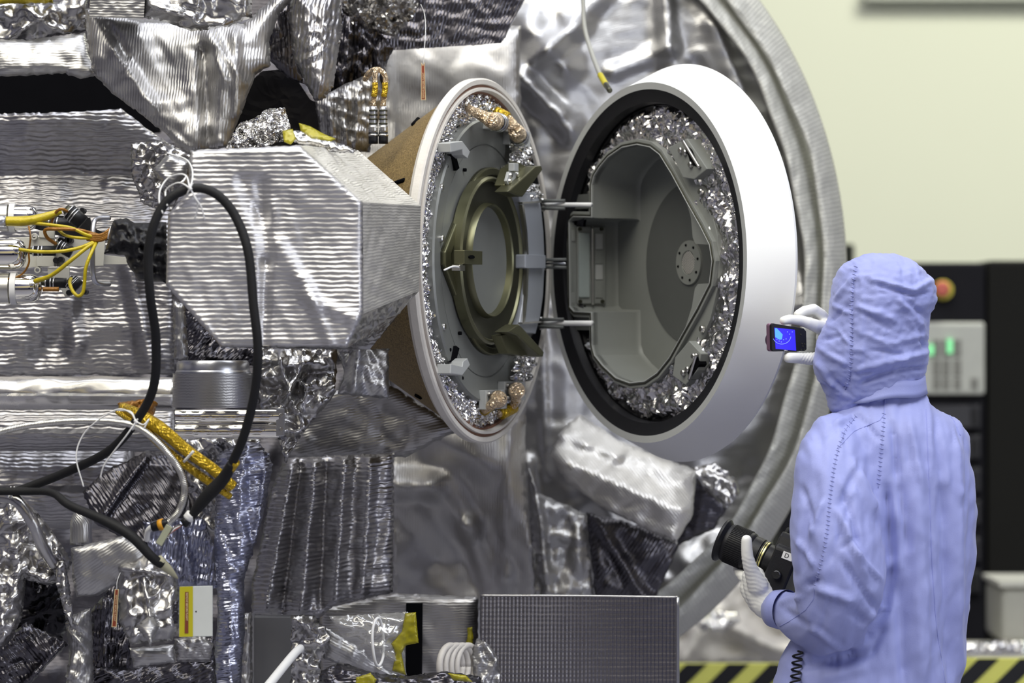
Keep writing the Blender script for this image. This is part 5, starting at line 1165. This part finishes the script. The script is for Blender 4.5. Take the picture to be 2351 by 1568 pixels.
rg=[ # the armpit and long back folds
 (2035,1120,2050,1300,16,-.020),(2050,1300,2035,1400,16,-.022),(2035,1400,1990,1470,16,-.018),
 (2050,975,2062,1100,14,-.014),(2062,1100,2085,1260,12,-.010),(2085,960,2120,1120,18,.012),(2120,1120,2140,1568,22,.010),(2150,960,2175,1200,16,-.008),
 (2100,1080,2112,1568,30,.016),(2165,1130,2185,1568,26,-.016),(2200,1010,2205,1150,16,.008),(2130,1200,2142,1568,14,-.008),(2060,1320,2075,1568,20,-.010),(2200,1100,2210,1568,14,.006),
 (1915,975,1975,945,12,.006),(1860,1020,1960,960,14,-.004),(1975,960,2020,1010,10,-.006),
 (1960,1060,2010,1180,16,.012),(1975,1060,1930,1160,14,-.010),(1940,1130,1975,1260,13,-.010),(1925,1170,1990,1330,14,.012),
 (1840,1120,1870,1210,12,-.008),(1850,1160,1845,1300,14,-.008),(1890,1150,1860,1230,12,.010),(1830,1240,1870,1300,12,.008),
 (1935,1290,2010,1400,13,-.010),(1960,1260,2020,1330,10,.009),(1930,1260,1970,1230,9,-.006),(1880,1330,1850,1345,14,-.010),(1870,1350,1960,1380,18,.010),(1950,1400,2000,1440,16,-.009),
 (1800,1400,1860,1440,14,-.006),(1840,1370,1790,1385,10,.007),(1860,1440,1930,1490,14,.008),(1985,1440,2005,1400,10,.012),
 (1830,1530,2000,1500,20,-.014),(2000,1500,2030,1440,14,-.012),(1880,1560,2000,1530,20,.006),(1960,1140,1900,1300,10,-.006)]
A=sculpt(A,N,rg,[(.0045,90),(.0018,40)],5,.38)
mesh_obj('coverall',A,F2,M['cloth'],pr,True,label='lavender cleanroom coverall')
cvV,cvF=A,F2
# collar
def ring(rows,Y,seg=72,ex=2.2,th=.004):
    V=[];F=[]
    for off in (0,-th):
        for r_ in rows:
            py,xl,xr,b=r_[:4]; dy=r_[4] if len(r_)>4 else 0; tl=r_[5] if len(r_)>5 else 0
            A_=P(xl,py,Y+dy); B_=P(xr,py,Y+dy); c=(A_+B_)/2; a=(B_-A_).length/2+off; b=b+off
            for k in range(seg):
                t=2*pi*k/seg; ct,st=math.cos(t),math.sin(t)
                V.append(c+Vector((a*math.copysign(abs(ct)**(2/ex),ct),b*math.copysign(abs(st)**(2/ex),st),tl*ct+.0025*math.sin(5*t+py*.01))))
    n=len(rows)
    for i in range(n-1):
        for k in range(seg):
            a,b_=i*seg+k,i*seg+(k+1)%seg; F.append((a,b_,b_+seg,a+seg)); c=n*seg; F.append((c+a,c+a+seg,c+b_+seg,c+b_))
    for i in (0,n-1):
        for k in range(seg):
            a,b_=i*seg+k,i*seg+(k+1)%seg; F.append((a,b_,n*seg+b_,n*seg+a))
    return V,F
V,F=ring([(878,1950,2124,.094,0,.012),(890,1942,2125,.096,0,.012),(905,1932,2127,.099,0,.012),(916,1922,2129,.103,0,.010)],YP)
o=mesh_obj('collar',V,F,M['cloth'],pr,True,label='stand-up collar band'); fix_normals(o)
# hood
hr=[(583,2005,2050,.015),(586,1985,2066,.035),(592,1962,2082,.055),(603,1940,2100,.078),(620,1922,2122,.098),(645,1913,2142,.115),(668,1909,2151,.122),(695,1906,2147,.125),(722,1903,2134,.124),(755,1888,2129,.122),(790,1875,2129,.12),(820,1868,2131,.118),(845,1869,2129,.112),(870,1878,2122,.102),(895,1890,2118,.094),(920,1900,2100,.085,.0),(945,1908,2050,.06,.0)]
A,N,F2=bake(*loft(hr,YP,56,2.25),.0042,3)
rg=[(1950,640,2010,632,10,.004),(1995,640,2050,655,12,.007),(2050,655,2095,668,11,.010),(2095,668,2138,645,12,.008),(2010,652,2090,676,9,-.008),(2090,678,2135,672,9,-.008),(2135,650,2146,700,12,.002),
 (1915,690,1955,640,10,.005),(1960,640,1950,900,5,-.0035),(1950,620,1985,600,8,.003),(2010,595,2100,640,20,.003),
 (1960,700,2060,735,14,.006),(1975,715,2050,760,10,-.005),(2060,680,2125,760,12,.006),(2080,690,2130,730,10,-.005),(1910,700,1950,720,10,.005),(1905,740,1950,700,8,-.004),
 (1965,760,2040,790,12,.005),(2040,790,2120,770,12,.005),(1990,800,2070,815,10,-.005),(1960,850,2050,830,14,.007),(2050,830,2128,810,12,.010),(1975,880,2060,852,11,-.010),(2060,852,2126,845,10,-.012),
 (2105,775,2128,800,8,-.008),(1880,800,1950,840,12,.005),(1890,780,1930,770,10,-.005),(1875,830,1920,890,12,.007),(1900,860,1945,900,10,-.006),(1925,760,1950,790,8,.004),(2085,720,2110,800,12,.005),(2020,700,2030,800,14,.003)]
A=sculpt(A,N,rg,[(.0028,60),(.0015,26)],9)
mesh_obj('hood',A,F2,M['cloth'],pr,True,label='lavender hood covering the head')
hdV,hdF=A,F2
from mathutils.bvhtree import BVHTree
bv1=BVHTree.FromPolygons([Vector(v) for v in cvV],cvF); bv2=BVHTree.FromPolygons([Vector(v) for v in hdV],hdF)
def onsurf(x,y,bv):
    d=P(x,y,1)-Vector((0,0,CH)); h_=bv.ray_cast(Vector((0,0,CH))+d*6,d.normalized()); return (h_[0],h_[1]) if h_[0] else (None,None)
def seam(pts,bv,r=.0013,pucker=True,name='seam',label=None):
    m=MB(); q=resample(pts,5,False)+[pts[-1]]; L_=[]
    for i,(x,y) in enumerate(q):
        p,nn=onsurf(x,y,bv)
        if p is None: continue
        L_.append(p+nn*.0002)
        if pucker and i%2==0 and i<len(q)-1:
            tx,ty=q[i+1][0]-x,q[i+1][1]-y; l=math.hypot(tx,ty)+1e-6; ox,oy=-ty/l,tx/l
            a_,_n=onsurf(x-ox*5,y-oy*5+1,bv); b_,_m=onsurf(x+ox*5,y+oy*5-1,bv)
            if a_ is not None and b_ is not None and (a_-b_).length<.03: m.add(*tube_geo([a_,(p+nn*.0016),b_],[.0003,.0010,.0003],6,.004))
    if len(L_)>2: m.add(*tube_geo(L_,r*.7,6,.01))
    if m.V: mesh_obj(name,m.V,m.F,M['cloth'] if pucker else M['seam'],pr,True,label=label)
seam([(1965,612),(1958,650),(1954,700),(1956,767),(1955,822),(1948,870),(1940,895)],bv2,label='puckered hood seam')
seam([(1965,955),(1938,990),(1922,1040),(1912,1090),(1905,1150),(1900,1210),(1892,1265),(1878,1320),(1868,1352)],bv1,label='puckered sleeve seam')
seam([(2033,905),(2030,950),(2020,965),(1960,990),(1922,1030)],bv1,pucker=False)
seam([(2030,950),(2024,1030),(2016,1120)],bv1,pucker=True); 
seam([(2126,940),(2133,1100),(2140,1300),(2150,1440),(2170,1568)],bv1,pucker=False)
seam([(2150,925),(2190,965),(2205,1000)],bv1,pucker=False)
seam([(1870,1352),(1868,1375),(1850,1400),(1815,1425),(1790,1438)],bv1,pucker=False)
# cuff band of the near sleeve
cf=Frame(P(1790,1399,7.49),(P(1770,1397,7.515)-P(1812,1402,7.475)).normalized(),(0,0,1))
V,F,_u=lathe_geo(cf,[(.044,-.02),(.0425,.0),(.040,.018),(.037,.018),(.038,.0)],40); o=mesh_obj('cuff',V,F,M['cloth'],pr,True,label='elastic sleeve cuff')
# gloves
ga=lambda *a: P(*a)
gl=join(limb([P(1822,1402,7.48),P(1785,1397,7.50),P(1758,1388,7.505)],[.033,.032,.031]),limb([P(1758,1388,7.505),P(1744,1360,7.51),P(1730,1325,7.515)],[.031,.032,.026]),limb([P(1748,1380,7.52),P(1725,1350,7.55)],[.030,.026]),
  limb([P(1740,1345,7.49),P(1726,1312,7.475),P(1716,1278,7.462),P(1714,1240,7.458)],[.023,.0165,.0132,.0118]),
  limb([P(1726,1340,7.53),P(1704,1322,7.565),P(1694,1305,7.60),P(1700,1275,7.635)],[.014,.0115,.0105,.009]),
  limb([P(1732,1352,7.54),P(1712,1333,7.58),P(1706,1312,7.61),P(1714,1282,7.64)],[.014,.0115,.0105,.009]),
  limb([P(1740,1360,7.55),P(1722,1342,7.59),P(1718,1320,7.62),P(1728,1292,7.645)],[.0135,.011,.010,.009]),
  limb([P(1748,1368,7.55),P(1736,1350,7.60),P(1732,1328,7.625),P(1742,1302,7.64)],[.0125,.010,.009,.008]))
A,N,F2=bake(*gl,.0028,3)
X=toPx(A); k_=((X[:,1]>1275))&(X[:,1]<1395); q=np.sin((X[:,1]*.9-X[:,0]*.25)*.75+np.sin(X[:,0]*.2)); A=A+N*(np.where(k_,.0004*q,0))[:,None]
mesh_obj('glove',A,F2,M['glove'],pr,True,label='white latex glove on the near hand')
g2=join(limb([P(1960,812,7.720),P(1925,795,7.673),P(1900,775,7.603)],[.030,.028,.026]),limb([P(1905,782,7.619),P(1893,750,7.583)],[.024,.018]),limb([P(1905,790,7.624),P(1892,800,7.586)],[.024,.018]),
  limb([P(1897,758,7.592),P(1868,746,7.545),P(1838,736,7.530),P(1812,733,7.515),P(1799,736,7.508)],[.0185,.0150,.0130,.0115,.0095]),
  limb([P(1905,752,7.619),P(1886,722,7.588),P(1868,709,7.575),P(1846,714,7.565),P(1832,722,7.555)],[.0175,.0135,.012,.0115,.010]),
  limb([P(1908,762,7.651),P(1890,730,7.622),P(1868,716,7.605),P(1846,722,7.595)],[.015,.0115,.0105,.0095]),
  limb([P(1910,775,7.665),P(1892,745,7.646),P(1872,732,7.625),P(1856,738,7.620)],[.0135,.010,.009,.0085]),
  limb([P(1900,812,7.608),P(1872,824,7.545),P(1840,822,7.525),P(1816,821,7.510),P(1810,821,7.506)],[.020,.0165,.0145,.0125,.0115]))
A,N,F2=bake(*g2,.0026,3)
X=toPx(A); k_=(X[:,1]>805)&(X[:,0]>1840); A=A+N*(np.where(k_,.0007*np.sin((X[:,0]+X[:,1]*.6)*.9),0))[:,None]
mesh_obj('glove',A,F2,M['glove'],pr,True,label='white latex glove on the raised hand')
# ------------------------------------------------------------------ compact camera
cc_=thing('compact_camera','small black and pink compact camera with a lit blue screen in the raised gloved hand','camera',P(1812,808,7.50))
K=Frame(P(1811,774,7.500),(.5,-.866,0),(-.02,0,1))
def kq(pts,c): return K.pp(pts,c)
pink=plain('pink_metal',(.36,.20,.30),.3,.7,.05)
plate('back_shell',K,kq([(1774,742),(1846,754),(1851,760),(1852,803),(1848,806),(1776,807),(1772,803),(1771,746)],0),-.008,0,M['blackpl'],cc_,bevel=.0015,label='black rear shell')
plate('front_shell',K,kq([(1774,742),(1846,754),(1851,760),(1852,803),(1848,806),(1776,807),(1772,803),(1771,746)],0),-.021,-.0082,pink,cc_,bevel=.002,label='pinkish metal front shell')
fk=Frame(K.w(*kq([(1811,774)],0)[0],-.021),-K.n); lathe('lens_barrel',fk,[(.024,-.001),(.023,.008),(.019,.012),(.017,.018),(0,.018)],plain('purple_barrel',(.07,.03,.07),.35,.4),cc_,32,cu=.018,cv=-.006)
sc_m,nt,b=newmat('blue_screen'); b.inputs['Base Color'].default_value=(.01,.01,.05,1); b.inputs['Emission Color'].default_value=(.03,.012,.95,1); b.inputs['Emission Strength'].default_value=1.0
scr=plate('screen',K,kq([(1778,752),(1825,757),(1828,805),(1781,801)],.0006),-.0004,.0006,sc_m,cc_,label='lit blue screen')
def em(nm,c,s_=1):
    m_,nt_,b_=newmat(nm); b_.inputs['Base Color'].default_value=(*[x*.2 for x in c],1); b_.inputs['Emission Color'].default_value=(*c,1); b_.inputs['Emission Strength'].default_value=s_; return m_
plate('screen_image',K,kq([(1779,754),(1783,753),(1797,768),(1795,779),(1790,780),(1780,774)],.001),.0004,.001,em('screen_light_blue',(.10,.42,1.0)),scr,label='light blue patch of the picture on the screen')
lb=em('screen_arc',(.22,.32,1.0))
tube('screen_image',[K.w(*K.px(1795+21*math.cos(a),770+20*math.sin(a),.001),.001) for a in np.linspace(.15,2.75,20)],.0007,lb,scr,6,.003,label='pale arc of the picture on the screen')
for x,y in ((1784,779),(1789,783),(1794,785),(1799,780),(1808,762),(1813,767),(1819,762),(1805,778)):
    q=K.px(x,y,.001); lathe('screen_image',K,[(0,.0011),(.0012,.0011),(.0013,.0005)],lb,scr,8,cu=q[0],cv=q[1])
for x,y in ((1839,768),(1842,789),(1844,795),(1840,803),(1848,803),(1848,790)):
    q=K.px(x,y,.001); lathe('button',K,[(0,.0014),(.0016,.0014),(.002,.0)],M['olived'],cc_,12,cu=q[0],cv=q[1])
text('maker_lettering','Nikon',K.w(*K.px(1804,805,.0008),.0008),rotz(-.03),.005,M['tie'],cc_) if False else None
RK=Matrix((K.u,K.v,K.n)).transposed(); text('maker_lettering','Nikon',K.w(*K.px(1804,804.6,.0003),.0003),RK,.0036,M['tie'],cc_)
# ------------------------------------------------------------------ big camera
dc=thing('reflex_camera','black reflex camera with a ribbed zoom lens held low in the near gloved hand','camera',P(1790,1355,7.58))
ax=Vector((-.88,.30,.37)).normalized(); up_=Vector((.35,.0,.94)); Lf=Frame(P(1775,1290,7.56),ax,up_)
lensL=(P(1661,1240,7.56)-P(1775,1290,7.56)).length/ .953
lathe('lens_barrel',Lf,[(.034,-.004),(.034,.016),(.036,.018),(.036,.030),(.0385,.032),(.0385,.052),(.0415,.056),(.0425,.060),(.0425,.108),(.041,.111),(.039,.114),(.039,.122),(0,.118)],M['blackpl'],dc,64)
m=MB()
for k in range(60):
    a=2*pi*k/60; p1=Lf.w(.0430*math.cos(a),.0430*math.sin(a),.064); p2=Lf.w(.0430*math.cos(a),.0430*math.sin(a),.104); m.add(*tube_geo([p1,p2],.0011,5,.1))
m.out('grip_ribs',M['rubber'],dc,label='ribbed rubber zoom grip')
lathe('hood_flange',Lf,[(.040,.112),(.048,.120),(.0485,.124),(.047,.126),(.041,.122)],M['blackpl'],dc,64,label='wide lens front flange')
gold=plain('gold_ring',(.62,.56,.22),.3,.8); lathe('gold_ring',Lf,[(.0366,.0195),(.0366,.0225)],gold,dc,64,label='gold lens ring'); lathe('gold_ring',Lf,[(.0366,.025),(.0366,.0262)],gold,dc,64,label='thin gold lens ring')
# body block behind the mount, hump above, grip below
B_=Frame(Lf.w(0,0,-.004),ax,up_)
plate('camera_body',B_,[(-.055,-.085),(.055,-.085),(.060,-.078),(.060,.035),(.050,.045),(-.050,.045),(-.060,.035),(-.060,-.078)],-.055,0,M['blackpl'],dc,bevel=.005)
plate('viewfinder_hump',B_,[(-.030,.03),(.030,.03),(.024,.060),(.014,.070),(-.014,.070),(-.024,.060)],-.060,.008,M['blackpl'],dc,bevel=.004,label='black prism hump')
sd=Frame(B_.w(-.060 if B_.u.y>0 else .060,0,0),B_.u*(-1 if B_.u.y>0 else 1),up_)
q=sd.px(1785,1320,.0); lathe('mode_dial',sd,[(0,.012),(.009,.012),(.010,.010),(.010,.0)],M['rubber'],dc,30,cu=q[0],cv=q[1])
tube('dial_mark',[sd.w(q[0]+.008*math.cos(a),q[1]+.008*math.sin(a),.0125) for a in np.linspace(.3,2.6,10)],.0005,M['satin'],dc,5,.003)
lw=sd.px(1808,1277,.002); plate('white_label',sd,rect(lw[0]-.012,lw[1]-.008,lw[0]+.012,lw[1]+.008),.0,.0016,M['tie'],dc,bevel=.0005,label='white sticker with a black letter')
Rs=Matrix((sd.u,sd.v,sd.n)).transposed(); text('label_lettering','D',sd.w(lw[0]-.002,lw[1],.0018),Rs,.014,M['ink'],dc)
for z_ in (-.3,-.15,0): 
    a=z_+3.6; p=Lf.w(.0433*math.cos(a),.0433*math.sin(a),.058)
for k in range(3):
    a=math.atan2(*reversed(sd_)) if False else 0
# strap behind
tube('neck_strap',[P(1812,1215,7.62),P(1800,1235,7.6),P(1790,1262,7.58)],.006,M['rubber'],dc,8)
# coiled cord
cx0=[(1836,1497),(1822,1530),(1834,1560),(1826,1610)]
L_=[]
for i in range(160):
    t_=i/159; y=1495+110*t_; x=1832-10*t_+11*math.sin(t_*2*pi*7.2); p,nn=onsurf(x,y,bv1)
    L_.append(P(x,y,(p.y if p else 7.34)-.008+.006*math.cos(t_*2*pi*7.2)))
o=tube('coiled_cord',L_,.0021,M['rubber'],None,7,.003); tag(o,'thin black coiled cord hanging in front of the lower coverall','cord')
